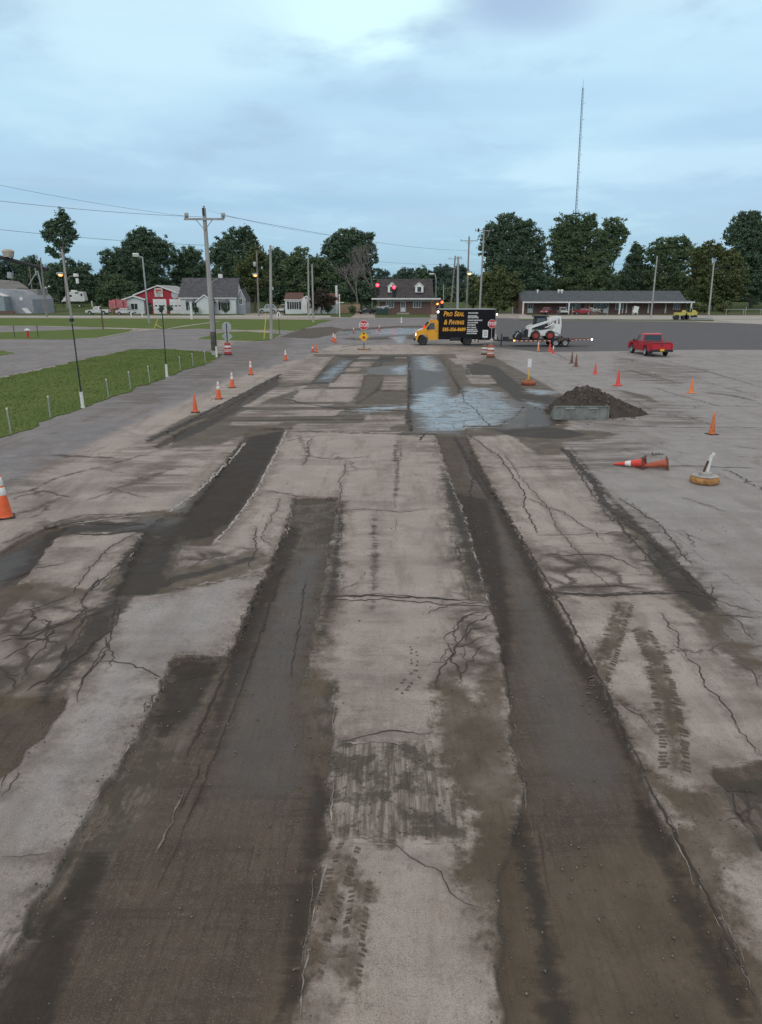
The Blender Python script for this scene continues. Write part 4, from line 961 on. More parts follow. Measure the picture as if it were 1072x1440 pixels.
def arch_profile(pts, wheels, z0, r):     # underside with round wheel arches, x ascending
    out = []
    for (cx) in wheels:
        for k in range(9):
            a = math.pi-math.pi*k/8; out.append((cx+r*math.cos(a), max(z0, z0+ r*math.sin(a)*1.0)))
    return pts[:1]+out+pts[1:]
def paint(name, c): 
    m = mat(name, c, .28, .0, var=.08, sc=1, dirt=.12, spec=.6); m.node_tree.nodes['Principled BSDF'].inputs['Coat Weight'].default_value = .5; return m
def body(t, outline, w, m, bev=.05, name='body'):
    return MB().prism(outline, -w/2, w/2).build(name, m, t, bevel=bev)
def taper_prism(prof, w_low, w_high, z_low, z_high):     # greenhouse leaning inwards
    b = MB(); n = len(prof)
    for s in (-1, 1):
        for (x, z) in prof:
            k = (z-z_low)/(z_high-z_low); b.v.append((x, s*(w_low+(w_high-w_low)*k)/2, z))
    b.f.append(tuple(range(n))); b.f.append(tuple(2*n-1-k for k in range(n)))
    for k in range(n): b.f.append((k, n+k, n+(k+1) % n, (k+1) % n))
    return b
def car(name, label, cat, loc, rz, col, kind='pickup', grp=None, lit=False):
    t = thing(name, label, cat, loc, rz, grp); p = paint(name+'_paint', col)
    if kind == 'pickup':
        Lh, fx, rx, r = 2.45, -1.55, 1.35, .36; w = 1.72
        out = arch_profile([(-Lh,.42)], [fx, rx], .36, r+.07)+[(Lh-.05,.40),(Lh,.55),(Lh,1.0),(.55,1.02),(.50,1.04),(-.95,1.04),(-2.2,.93),(-2.42,.8)]
        gh = [(-1.0,1.03),(-.55,1.62),(.25,1.66),(.48,1.58),(.56,1.03)]; wins = [[(-.78,1.08),(-.48,1.54),(-.12,1.57),(-.12,1.08)], [(-.06,1.08),(-.06,1.57),(.24,1.57),(.40,1.10)]]
        rear = ((.53,1.10),(.47,1.54)); fr = ((-.97,1.10),(-.60,1.56))
    else:
        Lh, fx, rx, r = 2.2, -1.35, 1.3, .33; w = 1.75
        out = arch_profile([(-Lh,.40)], [fx, rx], .34, r+.06)+[(Lh-.05,.36),(Lh,.5),(Lh-.02,.92),(Lh-.1,1.0),(-.95,1.0),(-2.0,.88),(-2.18,.7)]
        top = 1.45 if kind == 'sedan' else 1.72
        bk = 1.55 if kind == 'sedan' else 2.05
        gh = [(-1.0,.99),(-.35,top),(bk-.6,top+.02),(bk,.99)]; wins = [[(-.72,1.04),(-.28,top-.08),(.20,top-.06),(.20,1.04)], [(.28,1.04),(.28,top-.06),(bk-.66,top-.06),(bk-.22,1.04)]]
        rear = ((bk-.06,1.06),(bk-.5,top-.06)); fr = ((-.93,1.05),(-.42,top-.07))
    bd = body(t, out, w, p, .06)
    if kind == 'pickup':      # open bed: dark well sunk between the walls
        MB().box((1.5,0,1.03), (1.78,1.46,.03)).build('bed', M_DKM, t)
        MB().box((2.40,0,1.045), (.07,1.6,.06)).box((1.5,-.80,1.045), (1.75,.08,.06)).box((1.5,.80,1.045), (1.75,.08,.06)).build('bed_rail', p, t, bevel=.01)
    zt = max(z for _, z in gh); wl, wh = w*.97, w*.80
    cabp = taper_prism(gh, wl, wh, gh[0][1], zt).build('cab_roof', p, t, bevel=.03)
    for s in (-1, 1):
        for q in wins:
            b = MB(); z0 = gh[0][1]; pts = []
            for (xx, zz) in q: k = (zz-z0)/(zt-z0); pts.append((xx, s*((wl+(wh-wl)*k)/2+.008), zz))
            b.face(pts); inner = [(a, bb-s*.02, c) for a, bb, c in pts]; b.face(inner[::-1])
            n = len(pts); 
            for k in range(n): b.face([pts[k], pts[(k+1) % n], inner[(k+1) % n], inner[k]])
            b.build('side_window', M_GLASSL if s < 0 else M_GLASS, t)
    def pane(nm, a, b_, off):
        k0, k1 = (a[1]-gh[0][1])/(zt-gh[0][1]), (b_[1]-gh[0][1])/(zt-gh[0][1]); y0, y1 = (wl+(wh-wl)*k0)/2-.10, (wl+(wh-wl)*k1)/2-.08
        P4 = [(a[0]+off,-y0,a[1]), (a[0]+off,y0,a[1]), (b_[0]+off,y1,b_[1]), (b_[0]+off,-y1,b_[1])]; b = MB(); b.face(P4); b.face([(q[0]-off*1.5, q[1], q[2]) for q in P4][::-1]); b.build(nm, M_GLASS, t)
    pane('rear_window', rear[0], rear[1], .03); pane('windscreen', fr[0], fr[1], -.03)
    for s in (-1, 1):
        for cx in (fx, rx): wheel(t, (cx, s*(w/2-.10), r), r, .22, M_CHR, s, spokes=5)
        MB().box((-Lh+.02, s*.62, .72), (.10,.34,.16)).build('headlight', M_LWHT if lit else M_REF, t, bevel=.02)
        MB().box((Lh-.01, s*(w/2-.09), .80), (.07,.16,.30)).build('tail_light', M_TAILR, t, bevel=.01)
        MB().box((-.85, s*(w/2+.10), 1.08), (.10,.18,.14)).build('wing_mirror', M_DKM, t, bevel=.02)
        MB().box((-.1, s*(w/2+.003), .88), (.14,.02,.03)).build('door_handle', M_DKM, t)
    MB().box((Lh+.05,0,.46), (.16,w*.98,.16)).build('rear_bumper', M_DKM, t, bevel=.02)
    MB().box((-Lh-.02,0,.46), (.14,w*.96,.18)).build('front_bumper', M_DKM, t, bevel=.03)
    MB().box((Lh+.14,0,.52), (.012,.32,.16)).build('number_plate', M_YEL if kind == 'pickup' and col[0] > .3 else M_WHT, t)
    # seams of the doors
    for s in (-1, 1): MB().box((-.80, s*(w/2+.001), .74), (.012,.012,.5)).box((.5, s*(w/2+.001), .74), (.012,.012,.5)).box((-.15, s*(w/2+.001), .5), (1.3,.012,.012)).build('door_seam', M_DKM, t)
    MB().box((Lh+.0,0,.98), (.012,w-.35,.012)).box((Lh+.002,0,.84), (.02,.22,.07)).build('tailgate_latch', M_DKM, t)
    return t
X, Y, _ = L(931, 502)
car('pickup_truck', 'bright red pickup truck with yellow number plate parked facing away on the right lot', 'pickup truck', (X-.15, Y+2.4, 0), math.radians(-90+1), (.50,.012,.03), 'pickup')

# ------------------------------------------------------------------ box truck
TX, TY = gxy(640, 486); TY += 1.15
t = thing('box_truck', 'yellow cab truck with a black box body lettered in orange, side on to us', 'box truck', (TX, TY, 0), math.radians(1))
M_CAB = paint('school_bus_yellow', (.78,.36,.02)); M_BOX = mat('black_box_paint', (.008,.008,.010), .6, var=.15, sc=1, dirt=.04, spec=.2)
out = [(-3.68,.50),(-3.45,.50),(-3.45,.55)]+[(-3.0+.52*math.cos(math.pi-math.pi*k/8), .50+.52*math.sin(math.pi*k/8)) for k in range(9)]+[(-2.40,.50),(-1.58,.50),(-1.58,2.22),(-2.15,2.22),(-2.40,2.14),(-2.92,1.52),(-3.45,1.33),(-3.66,1.20)]
bd = MB().prism(out, -1.0, 1.0).build('cab', M_CAB, t, bevel=.05)
MB().box((-2.0,0,2.26), (.75,1.5,.09)).build('roof_fairing', M_CAB, t, bevel=.03)
for s in (-1, 1):
    g = MB().prism([(-2.72,1.52),(-2.35,2.02),(-1.98,2.06),(-1.90,1.45),(-2.66,1.45)], s*1.002, s*1.018).build('side_window', M_GLASSL if s < 0 else M_GLASS, t)
    MB().box((-2.55, s*1.12, 1.60), (.10,.22,.30)).box((-2.55, s*1.04, 1.5), (.04,.12,.03)).build('wing_mirror', M_DKM, t, bevel=.02)
    MB().box((-1.80, s*1.005, 1.30), (.16,.02,.04)).build('door_handle', M_DKM, t)
    MB().box((-1.70, s*1.001, 1.25), (.014,.014,1.3)).box((-2.58, s*1.001, 1.12), (.014,.014,.6)).build('door_seam', M_DKM, t)
    MB().box((-3.66, s*.72, 1.0), (.08,.32,.24)).build('headlight', M_LWHT, t, bevel=.03)
    MB().box((-3.62, s*.93, 1.0), (.10,.12,.2)).build('indicator_lamp', M_LAMY, t, bevel=.02)
b = MB(); b.face([(-2.95,-.86,1.54),(-2.95,.86,1.54),(-2.45,.80,2.13),(-2.45,-.80,2.13)]); b.face([(-2.93,-.86,1.50),(-2.43,-.80,2.10),(-2.43,.80,2.10),(-2.93,.86,1.50)]); b.build('windscreen', M_GLASS, t)
MB().box((-3.70,0,1.0), (.06,1.05,.26)).build('grille', M_DKM, t, bevel=.01)
MB().box((-3.76,0,.55), (.18,2.0,.24)).build('front_bumper', M_DKM, t, bevel=.04)
bx = MB().box((1.05,0,2.0), (5.2,2.3,2.48)).build('box_body', M_BOX, t, bevel=.015)
MB().box((1.05,0,3.255), (5.22,2.32,.05)).build('roof_edge', M_GRYP, t, bevel=.01)
MB().box((1.05,-1.13,.79), (5.2,.04,.10)).box((1.05,1.13,.79), (5.2,.04,.10)).build('lower_rail', M_DKM, t)
MB().box((1.0,0,.62), (5.2,.9,.18)).box((2.75,0,.55), (.9,2.1,.14)).box((0.0,-.95,.6), (1.0,.35,.35)).build('chassis', M_DKM, t, bevel=.01)
MB().box((2.15,-1.0,.50), (.03,.5,.45)).box((2.15,1.0,.50), (.03,.5,.45)).build('mud_flap', M_BLK, t)
MB().box((3.62,0,.62), (.1,2.2,.14)).build('rear_bumper', M_DKM, t)
for cx in (-3.0, 1.15):
    for s in (-1, 1): wheel(t, (cx, s*.92, .43), .43, .26, mat('black_rim', (.04,.04,.04), .5, .3) if cx < 0 else bpy.data.materials['black_rim'], s, spokes=6)
MB().box((3.5,-1.05,3.20), (.2,.12,.1)).build('marker_lamp', M_LREDS, t); MB().box((3.66,.6,3.20), (.06,.14,.1)).build('marker_lamp', M_LREDS, t)
MB().box((-1.65,-.98,3.02), (.16,.2,.18)).build('work_lamp', M_LWHT, t, bevel=.03)
MB().tube((3.7,-1.05,1.6),(3.78,-1.1,2.75),.02).build('rear_mirror_arm', M_GRYP, t)
MB().box((3.78,-1.1,2.8), (.12,.1,.13)).build('reversing_lamp', M_LWHT, t, bevel=.03)
M_GLD = mat('sign_gold_vinyl', (.82,.38,.03), .5, var=.05, emit=None); ff = (math.pi/2, 0, 0); yy = -1.156
text('lettering', 'Pro Seal', .60, M_GLD, bx, (-1.17, yy, 2.84), ff, shear=.22, offset=.018, small=.78, sx=.80, space=1.08)
text('lettering', '& Paving', .60, M_GLD, bx, (-1.12, yy, 2.10), ff, shear=.22, offset=.018, small=.78, sx=.78, space=1.05)
text('lettering', '585-356-8689', .42, M_GLD, bx, (-1.23, yy, 1.45), ff, shear=.1, offset=.016, sx=.86, space=1.05)
for k, (s_, z) in enumerate([('EXCAVATION', 2.92), ('DRAINAGE &', 2.66), ('INSTALLATION', 2.52), ('PAVING DRIVEWAYS', 2.27), ('SEALCOATING', 2.06), ('CONCRETE', 1.85), ('HOT CRACK', 1.63), ('PARKING LOT', 1.44), ('MAINTENANCE', 1.29), ('LINE STRIPING', 1.10)]):
    text('service_line', s_, .155, M_WHT, bx, (1.12-.01*k, yy, z), ff, offset=.008, sx=.93)

# ------------------------------------------------------------------ trailer with its load
RX, RY = gxy(768, 487.5); RY += 1.1; s_ = scl(487.5)
def lx(px): return (px-768)*mpp(RY)
M_FRM = mat('trailer_oxide_red', (.17,.045,.03), .7, var=.3, sc=3, dirt=.4); M_DECK = mat('deck_planks', (.14,.085,.06), .85, var=.4, sc=5)
t = thing('flatbed_trailer', 'long low rusty red flatbed trailer hitched behind the black box truck', 'trailer', (RX, RY, 0))
x0, x1, xe = lx(723), lx(806), lx(832)
MB().box(((x0+x1)/2,0,.56), (x1-x0,2.1,.05)).build('deck', M_DECK, t)
MB().box(((x0+x1)/2,-1.07,.52), (x1-x0,.06,.16)).box(((x0+x1)/2,1.07,.52), (x1-x0,.06,.16)).build('side_rail', M_FRM, t, bevel=.01)
b = MB()
k = x0+.3
while k < x1-.1: b.box((k, -1.105, .52), (.22,.008,.05)); k += .42
b.build('reflective_tape', M_REF, t)
MB().box(((x1+xe)/2,-.7,.60), (xe-x1,.5,.07), ry=-.01).box(((x1+xe)/2,.7,.60), (xe-x1,.5,.07), ry=-.01).build('loading_ramp', M_FRM, t, bevel=.01)
b = MB(); k = x1+.25
while k < xe-.2: b.box((k, -.955, .60), (.2,.008,.045)); k += .36
b.build('reflective_tape', M_REF, t)
MB().box((xe-.05,-.98,.64), (.14,.08,.13)).build('rear_lamp', M_LWHT, t, bevel=.02)
MB().box((x0+.05,-1.1,.54), (.16,.06,.12)).build('front_lamp', M_LAMY, t, bevel=.02)
MB().tube((x0,-.9,.5),(lx(703),-.05,.5),.06).tube((x0,.9,.5),(lx(703),.05,.5),.06).tube((lx(703),0,.5),(lx(697.5),0,.52),.07).build('drawbar', M_DKM, t)
MB().tube((lx(708),-.15,.08),(lx(708),-.15,1.0),.05).box((lx(708),-.15,.06),(.25,.25,.04)).box((lx(708),-.15,1.02),(.2,.06,.05)).build('jack_stand', M_DKM, t)
MB().box((lx(714.5),0,.70),(.5,.5,.28)).tube((lx(703),0,.5),(lx(703),0,.85),.06).build('tool_box', M_DKM, t, bevel=.02)
MB().prism([(lx(774),.40),(lx(776),.80),(lx(797.5),.82),(lx(800.5),.45),(lx(799),.45),(lx(796.5),.78),(lx(777),.76),(lx(775),.40)], -1.38, -1.10).prism([(lx(774),.40),(lx(776),.80),(lx(797.5),.82),(lx(800.5),.45),(lx(799),.45),(lx(796.5),.78),(lx(777),.76),(lx(775),.40)], 1.10, 1.38).build('fender', M_DKM, t)
for p in (780.3, 793.3):
    for s in (-1, 1): wheel(t, (lx(p), s*1.23, .36), .36, .22, M_GRYP, s, spokes=8)
# skid-steer loader on the deck
t = thing('skid_steer_loader', 'white skid steer loader with red wheel rims chained on the flatbed trailer', 'loader', (lx(763)+RX, RY, .585))
def q(px): return (px-763)*mpp(RY)
M_BW = mat('loader_white', (.78,.78,.76), .45, var=.08, sc=2, dirt=.3); M_RIM = mat('rim_red', (.42,.06,.05), .55, var=.15, sc=5, dirt=.35)
for p in (753.4, 773.6):
    for s in (-1, 1): wheel(t, (q(p), s*.78, .42), .42, .30, M_RIM, s, spokes=0)
MB().prism([(q(746),.34),(q(786),.34),(q(787.5),.62),(q(787.5),.80),(q(770),.92),(q(749),.80),(q(746.5),.55)], -.62, .62).build('chassis', M_BW, t, bevel=.03)
MB().prism([(q(777),.75),(q(788.5),.45),(q(789),1.25),(q(786.5),1.40),(q(779),1.15)], -.72, .72).build('engine_housing', M_BW, t, bevel=.03)
MB().box((q(789.7),0,.95), (.06,1.2,.9)).build('tail_panel', M_RED, t, bevel=.02)
MB().prism([(q(751.5),.95),(q(753.5),2.0),(q(768.5),2.02),(q(771),1.25),(q(770),.9)], -.48, .48).build('cab', M_DKM, t, bevel=.03)
MB().prism([(q(754.5),1.15),(q(755.5),1.9),(q(767),1.9),(q(768),1.2)], -.50, -.482).build('cab_window', M_GLASSL, t)
MB().box((q(761),0,2.07), (q(771)-q(750.5),1.1,.10)).build('cab_roof', M_DKM, t, bevel=.02)
for s in (-1, 1):
    MB().prism([(q(743),.28),(q(746.2),.26),(q(748),1.02),(q(772),1.55),(q(787),1.92),(q(788.5),2.02),(q(786),2.1),(q(781),2.06),(q(770),1.72),(q(748),1.28),(q(744),1.12)], s*.60, s*.76).build('lift_arm', M_BW, t, bevel=.02)
    MB().tube((q(786.5), s*.68, 2.0), (q(788),s*.68,1.15), .09).tube((q(774),s*.68,1.65),(q(783),s*.68,1.0),.06).tube((q(779),s*.68,1.0),(q(785),s*.68,2.0),.04).build('arm_link', M_BW, t)
    MB().tube((q(766), s*.70, 1.05), (q(779),s*.70,1.45), .045).build('arm_cylinder', M_CHR, t)
    MB().prism([(q(751),.95),(q(766),.98),(q(766),1.22),(q(753),1.02)], s*.74, s*.77).build('dark_side_panel', M_DKM, t)
B = MB().box((q(742),0,.55), (.16,1.5,.75)).box((q(737),0,.35), (.5,1.6,.35)).box((q(731),0,.26), (.55,1.1,.40)).tube((q(743),0,.9),(q(728),0,.65),.08).tube((q(741),.4,.9),(q(733),.3,.6),.05).tube((q(741),-.4,.95),(q(731),-.45,.35),.05)
B.lathe([(0,-.2),(.28,-.2),(.28,.2),(0,.2)], (q(727.5),-.3,.30), n=18, axis='y').tube((q(725),-.5,.7),(q(735),-.5,.62),.04)
B.build('planer_attachment', M_DKM, t, bevel=.0)
MB().path([(q(730),-.52,.62),(q(728),-.55,.45),(q(726),-.55,.2)], .05).path([(q(740),-.6,.95),(q(736),-.6,.75),(q(738),-.6,.4)], .03).box((q(733),-.6,.78),(.22,.06,.12)).build('hydraulic_hose', M_GRYP, t)
# ------------------------------------------------------------------ poles, lamps, wires
def ends(bx, by, tx, ty, Y=None):
    if Y is None: X, Y = gxy(bx, by); b = Vector((X, Y, 0))
    else: b = Vector(at(bx, by, Y))
    return b, Vector(at(tx, ty, Y))
def wpole(name, label, cat, bx, by, tx, ty, Y=None, r=.15, m=M_WOODL, grp=None, rt=None):
    b, tp = ends(bx, by, tx, ty, Y); 
    if b.z > .5: b = Vector((b.x, b.y, hill(b.y)-.05)) if Y else b
    t = thing(name, label, cat, b, 0, grp)
    MB().tube((0,0,-.3), tp-b, r, rt or r*.7, n=10).build('pole', m, t, smooth=True)
    return t, b, tp-b
def crossarm(t, top, L_, z=-.6, ins=2, brace=True, m=M_WOODL):
    c = top+Vector((0,-.18,z)); MB().box(c, (L_,.12,.14)).build('crossarm', m, t)
    if brace: MB().tube(c+Vector((-L_*.22,0,0)), c+Vector((0,0,-.75)), .03).tube(c+Vector((L_*.22,0,0)), c+Vector((0,0,-.75)), .03).build('brace', m, t)
    for s in (-1, 1):
        p = c+Vector((s*(L_/2-.12),0,.07)); MB().lathe([(.05,0),(.09,.05),(.05,.10),(.09,.15),(.05,.2),(.07,.24),(0,.26)], p, n=10).build('insulator', M_GRYP, t)
    MB().lathe([(.05,0),(.09,.05),(.05,.10),(.09,.15),(0,.2)], top+Vector((0,0,0)), n=10).build('insulator', M_GRYP, t)
def lamp_arm(t, base_z_pt, tip, lit=True, m=M_LAMB, s=.3):
    MB().tube(base_z_pt, tip, .04).build('lamp_arm', M_GRYP, t)
    MB().box(tip, (s*2,s*1.2,s*.7)).build('lamp_head', M_GRYP, t, bevel=.03)
    if lit: MB().lathe([(0,-s*.9),(s*.5,-s*.75),(s*.7,-s*.35),(s*.55,-.1),(0,-.05)], tip, n=14).build('lamp_globe', m, t, smooth=True)
def rel(b, px, py, Y): return Vector(at(px, py, Y))-b
# the big one
t, b, tp = wpole('utility_pole', 'tall grey wooden utility pole with a crossarm beside the verge, tallest pole in view', 'utility pole', 302, 500, 287, 293, None, .20, M_WOODL)
crossarm(t, tp, 2.95, -.75); BIG = b+tp
MB().box(tp+Vector((-.02,-.2,-.25)), (.14,.14,.5)).build('top_bracket', M_DKM, t)
for (px) in (262.5, 314): MB().box(rel(b, px, 303, b.y), (.28,.2,.36)).build('arm_fixture', M_GRYP, t, bevel=.03)
MB().lathe([(.2,-.0),(.225,0),(.22,1.4),(.2,1.4)], tp*.0+Vector((0,0,.4)), n=12).build('dark_stain_band', mat('tarred_wood', (.10,.085,.07), .9, var=.4), t)
# lamp pole far left
t, b, tp = wpole('street_lamp_pole', 'pale pole with one glowing orange lamp to its left before the bare-trunked tree', 'street lamp', 101.5, 449, 87, 350, 118, .20, M_WOODL)
lamp_arm(t, rel(b, 93, 386, 118), rel(b, 85, 384.5, 117.6), True, s=.5)
MB().path([rel(b,95.5,392,118), rel(b,98,388.5,117.8), rel(b,103,388,117.7), rel(b,106,389.5,117.7)], .05).build('curved_arm', M_GRYP, t)
MB().box(rel(b,107,387,117.7), (.7,.5,.5)).box(rel(b,109,395,117.7), (.4,.35,.8)).build('unlit_lamp_head', M_WHT, t, bevel=.05)
# thin near posts
for i, (bx, by, tx, ty, lb) in enumerate([(117,574,101,450,'tall thin dark rod post in a white sleeve, nearest and leftmost of three'),
        (235,530,228,434,'thin dark rod post with a small lamp head, middle of three along the verge'), (305,503,300.5,418,'thin dark rod post right beside the tall crossarm utility pole')]):
    b, tp = ends(bx, by, tx, ty); t = thing('marker_post', lb, 'post', b, 0, 'slender dark posts along the verge')
    MB().tube((0,0,0), tp-b, .035, .025, n=8).build('rod', M_DKM, t)
    MB().tube((0,0,0), (tp-b)*.19, .07, .07, n=10).lathe([(.09,0),(.09,.05),(.06,.06)], n=12).build('white_sleeve', M_WHT, t)
    if i != 2: MB().box(tp-b, (.16,.12,.14)).build('cap', M_DKM, t, bevel=.02)
for i, (bx, by, ty) in enumerate([(16,611,572),(71,588,556),(153,560,532),(184,548,522),(211,538.5,514),(254,521.5,501),(272,516,496.5),(289,511.5,493.5)]):
    b = Vector((*gxy(bx, by), 0)); h = (by-ty)/scl(by)*.97
    nm = ['leftmost of all by the grass edge','second from the left','third from the left','fourth from the left','fifth from the left','sixth from the left','seventh from the left','eighth, next the utility pole'][i]
    t = thing('fence_post', 'short pale metal fence post, '+nm, 'fence post', b, random.uniform(-.4,.4), 'white fence posts along the verge')
    t.rotation_euler = (random.uniform(-.03,.03), random.uniform(-.05,.02), t.rotation_euler.z)
    MB().box((0,0,h/2), (.045,.012,h)).box((0,.02,h/2), (.012,.04,h)).build('stake', M_GRYP, t); MB().box((0,.0,h-.03), (.06,.02,.06)).build('cap', M_WHT, t)
# wooden poles without arms etc.
t, b, tp = wpole('wooden_pole', 'pale wooden pole with a small meter box, standing on the corner grass island', 'pole', 381.5, 477, 380.5, 345, None, .17, M_WOODL)
MB().box(tp*.55+Vector((.22,-.1,0)), (.18,.15,.3)).box(tp*.97+Vector((.25,-.05,0)), (.1,.1,.5), ry=.4).build('meter_box', M_GRYP, t, bevel=.02)
t, b, tp = wpole('wooden_pole', 'weathered pole with grey transformer and glowing orange lamp beside the white house', 'street lamp', 364, 441, 361, 353, 165, .20, M_WOOD)
lamp_arm(t, rel(b,361.8,390,165), rel(b,359,385.5,164.4), True, s=.6)
MB().lathe([(0,-.5),(.3,-.5),(.34,-.4),(.34,.4),(.25,.5),(0,.52)], rel(b,358.3,371.5,164.6), n=14).build('transformer', M_GRYP, t, smooth=True)
wpole('wooden_pole', 'left and taller of two close bare poles at the lawn tip', 'pole', 434.5, 448, 433.5, 361, None, .20, M_WOODL)
wpole('wooden_pole', 'right and shorter of two close bare poles at the lawn tip', 'pole', 441, 453.5, 439, 371, None, .17, M_WOODL)
t, b, tp = wpole('floodlight_pole', 'slanting grey pole with two floodlights on top in front of the red garage', 'floodlight', 210, 455, 200.5, 361, None, .15, M_GRYP, rt=.12)
MB().tube(tp, rel(b,190,361,b.y), .05).tube(tp*.99, rel(b,196,363,b.y), .04).build('bracket', M_GRYP, t)
MB().box(rel(b,189,358.5,b.y), (.5,.4,.5), rx=.4, rz=.2).build('flood_lamp', M_WHT, t, bevel=.04); MB().box(rel(b,193,358.5,b.y), (.5,.4,.5), rx=.4, rz=-.2).build('flood_lamp', M_WHT, t, bevel=.04)
t, b, tp = wpole('wooden_pole', 'dark slanting pole with a two-headed white lamp in front of the grey building', 'pole', 66, 446, 57, 362, None, .2, M_WOOD)
MB().path([rel(b,62,407,b.y), rel(b,65,405,b.y), rel(b,69,403,b.y)], .05).build('lamp_arm', M_GRYP, t)
for px, py in ((64.5,404.5),(69.3,402.8)): MB().box(rel(b,px,py,b.y-.2), (.35,.3,.3)).build('lamp_head', M_WHT, t, bevel=.05)
wpole('wooden_pole', 'grey pole behind the round-ended building at the far left', 'pole', 46, 418, 41.5, 375, 215, .2, M_WOOD)
t, b, tp = wpole('utility_pole', 'grey utility pole with crossarm and a lit lamp, left of the bushy light green tree', 'street lamp', 656, 446, 660, 333, 150, .2, M_WOOD)
crossarm(t, tp, 3.4, -.75); lamp_arm(t, rel(b,657,384,150), rel(b,660.5,383,149.4), True, mat('lit_warm_lamp', (1,.8,.5), .4, emit=(1,.40,.15), es=3.2), s=.55); P2 = b+tp
t, b, tp = wpole('utility_pole', 'wooden utility pole with crossarm and cable drops right behind the box truck', 'utility pole', 674, 446, 681, 322, 132, .19, M_WOODL)
c = tp+Vector((0,-.2,-.3)); crossarm(t, tp, 3.2, -.3, brace=False); P3 = b+tp
for s in (-1.0, 1.2): MB().lathe([(0,-.3),(.14,-.3),(.16,.25),(0,.3)], c+Vector((s,-.1,.1)), n=10).build('cut_out', M_DKM, t)
for s in (-1, 1): MB().path([c+Vector((s*.9,0,-.1)), c+Vector((s*.7,0,-.9)), c+Vector((s*.2,0,-1.2))], .03).build('cable_drop', M_GRYP, t)
t, b, tp = wpole('utility_pole', 'farther utility pole with crossarm, left of two beyond the truck', 'utility pole', 633, 446, 640.5, 360, 190, .25, M_WOOD, 'pair of poles beyond the truck')
crossarm(t, tp, 3.4, -.7, brace=False)
t, b, tp = wpole('utility_pole', 'thicker grey pole with short crossarm, right of two beyond the truck', 'utility pole', 643.5, 446, 644.5, 361, 170, .33, M_GRYP, 'pair of poles beyond the truck')
crossarm(t, tp, 1.4, -.2, brace=False)
wpole('wooden_pole', 'slender pale pole standing before the ranch house roof, left of two on the right', 'pole', 915.5, 447, 924.5, 360, None, .17, M_WOODL, 'leaning bare poles along the right kerb')
wpole('wooden_pole', 'slender pale pole right of the ranch house by the yellow rollers', 'pole', 996.5, 446, 1005, 363, None, .19, M_WOODL, 'leaning bare poles along the right kerb')
t, b, tp = wpole('street_lamp_pole', 'thin pole with unlit pale cobra lamp, right of the brick house gable', 'street lamp', 613, 443, 613.5, 392, 195, .14, M_GRYP)
MB().path([tp, rel(b,612,385.5,195), rel(b,606,385,195)], .07).box(rel(b,607,385,195), (1.2,.4,.3)).build('lamp_head', M_WHT, t)
wpole('signal_pole', 'thin dark pole beside the lit crossing signals above the yellow truck cab', 'pole', 623.5, 446, 624, 400, 178, .13, M_GRYP)
# traffic signals: glowing red heads hung above the street
def signal(label, px, py, Y, m, grp='hanging traffic signals', s=1.0, lens=0):
    c = Vector(at(px, py, Y)); t = thing('traffic_signal', label, 'traffic signal', c-Vector((0,0,.6*s)), 0, grp)
    MB().box((0,.10+.15*s,.6*s-.38*s*(1-lens)), (.42*s,.3*s,1.25*s)).build('housing', mat('signal_green', (.05,.05,.04), .6), t, bevel=.03)
    for k in range(3):
        zc = .6*s+(-.38*s*(1-lens))+(.38-.38*k)*s
        MB().lathe([(.15*s,.02),(.17*s,-.08*s)], (0,.06,zc), n=14, axis='y').build('visor', M_DKM, t)
        MB().lathe([(0,-.08),(.15*s,-.02),(.15*s,.02)], (0,.06,zc), n=16, axis='y').build('lens', (m if k == lens else M_DKM), t, smooth=True)
    return t, c
s1, c1_ = signal('glowing red traffic signal hanging left of the brick house roof', 531, 401, 128, M_LRED, s=1.7)
s2, c2_ = signal('glowing red traffic signal hanging before the left dormer of the brick house', 554.5, 404, 132, M_LRED, s=1.7)
s3, c3_ = signal('orange-red lit signal just above the yellow truck cab', 622, 425, 140, mat('lit_orange_red', (.9,.2,.05), .4, emit=(1,.07,.02), es=3.5), s=1.6)
s4, c4_ = signal('small amber lit signal beside the orange-red one above the truck cab', 615.5, 427.5, 140, M_LAMY, s=1.1)
# a dark bushy thing under them
def wire(name, pts, r, label=None, sag=0.0, n=14):
    P0 = []; 
    for a, b in zip(pts[:-1], pts[1:]):
        for k in range(n): u = k/n; P0.append(a.lerp(b, u)-Vector((0,0,4*sag*u*(1-u))))
    P0.append(pts[-1]); o = MB().path(P0, r, n=5).build(name, mat('cable', (.10,.11,.12), .7) if 'cable' not in bpy.data.materials else bpy.data.materials['cable'])
    return tag(o, label, 'overhead wire', 'overhead wires')
V = Vector
wire('signal_wire', [V(at(380.5,352,78)), V(at(531,392,128)), V(at(554,394,132)), V(at(657,396,150))], 0.0165, 'thin span wire carrying the two glowing red signals over the street', .4)
wire('overhead_wire', [V(at(-160,225,40)), V(at(262,304,BIG.y-.2))], 0.0088, 'uppermost black wire running in from the left edge to the crossarm pole', .25)
wire('overhead_wire', [V(at(-160,262,40)), V(at(287,305,BIG.y))], 0.0121, 'thick middle wire running in from the left edge to the crossarm pole', .25)
wire('overhead_wire', [V(at(-160,303,44)), V(at(293,345,BIG.y)), V(at(381,352,78))], 0.0121, 'lowest wire in from the left edge passing below the crossarm to the corner pole', .25)
wire('overhead_wire', [V(at(293,296,BIG.y)), V(at(470,331,110))], 0.0077, 'faint wire leading right from the top of the crossarm pole towards the trees', .3)
wire('overhead_wire', [V(at(314,303,BIG.y)), V(at(657,352,150)), V(at(681,355,132)), V(at(924,372,150))], 0.0165, 'wire crossing the sky above the brick house to the right poles', .6)
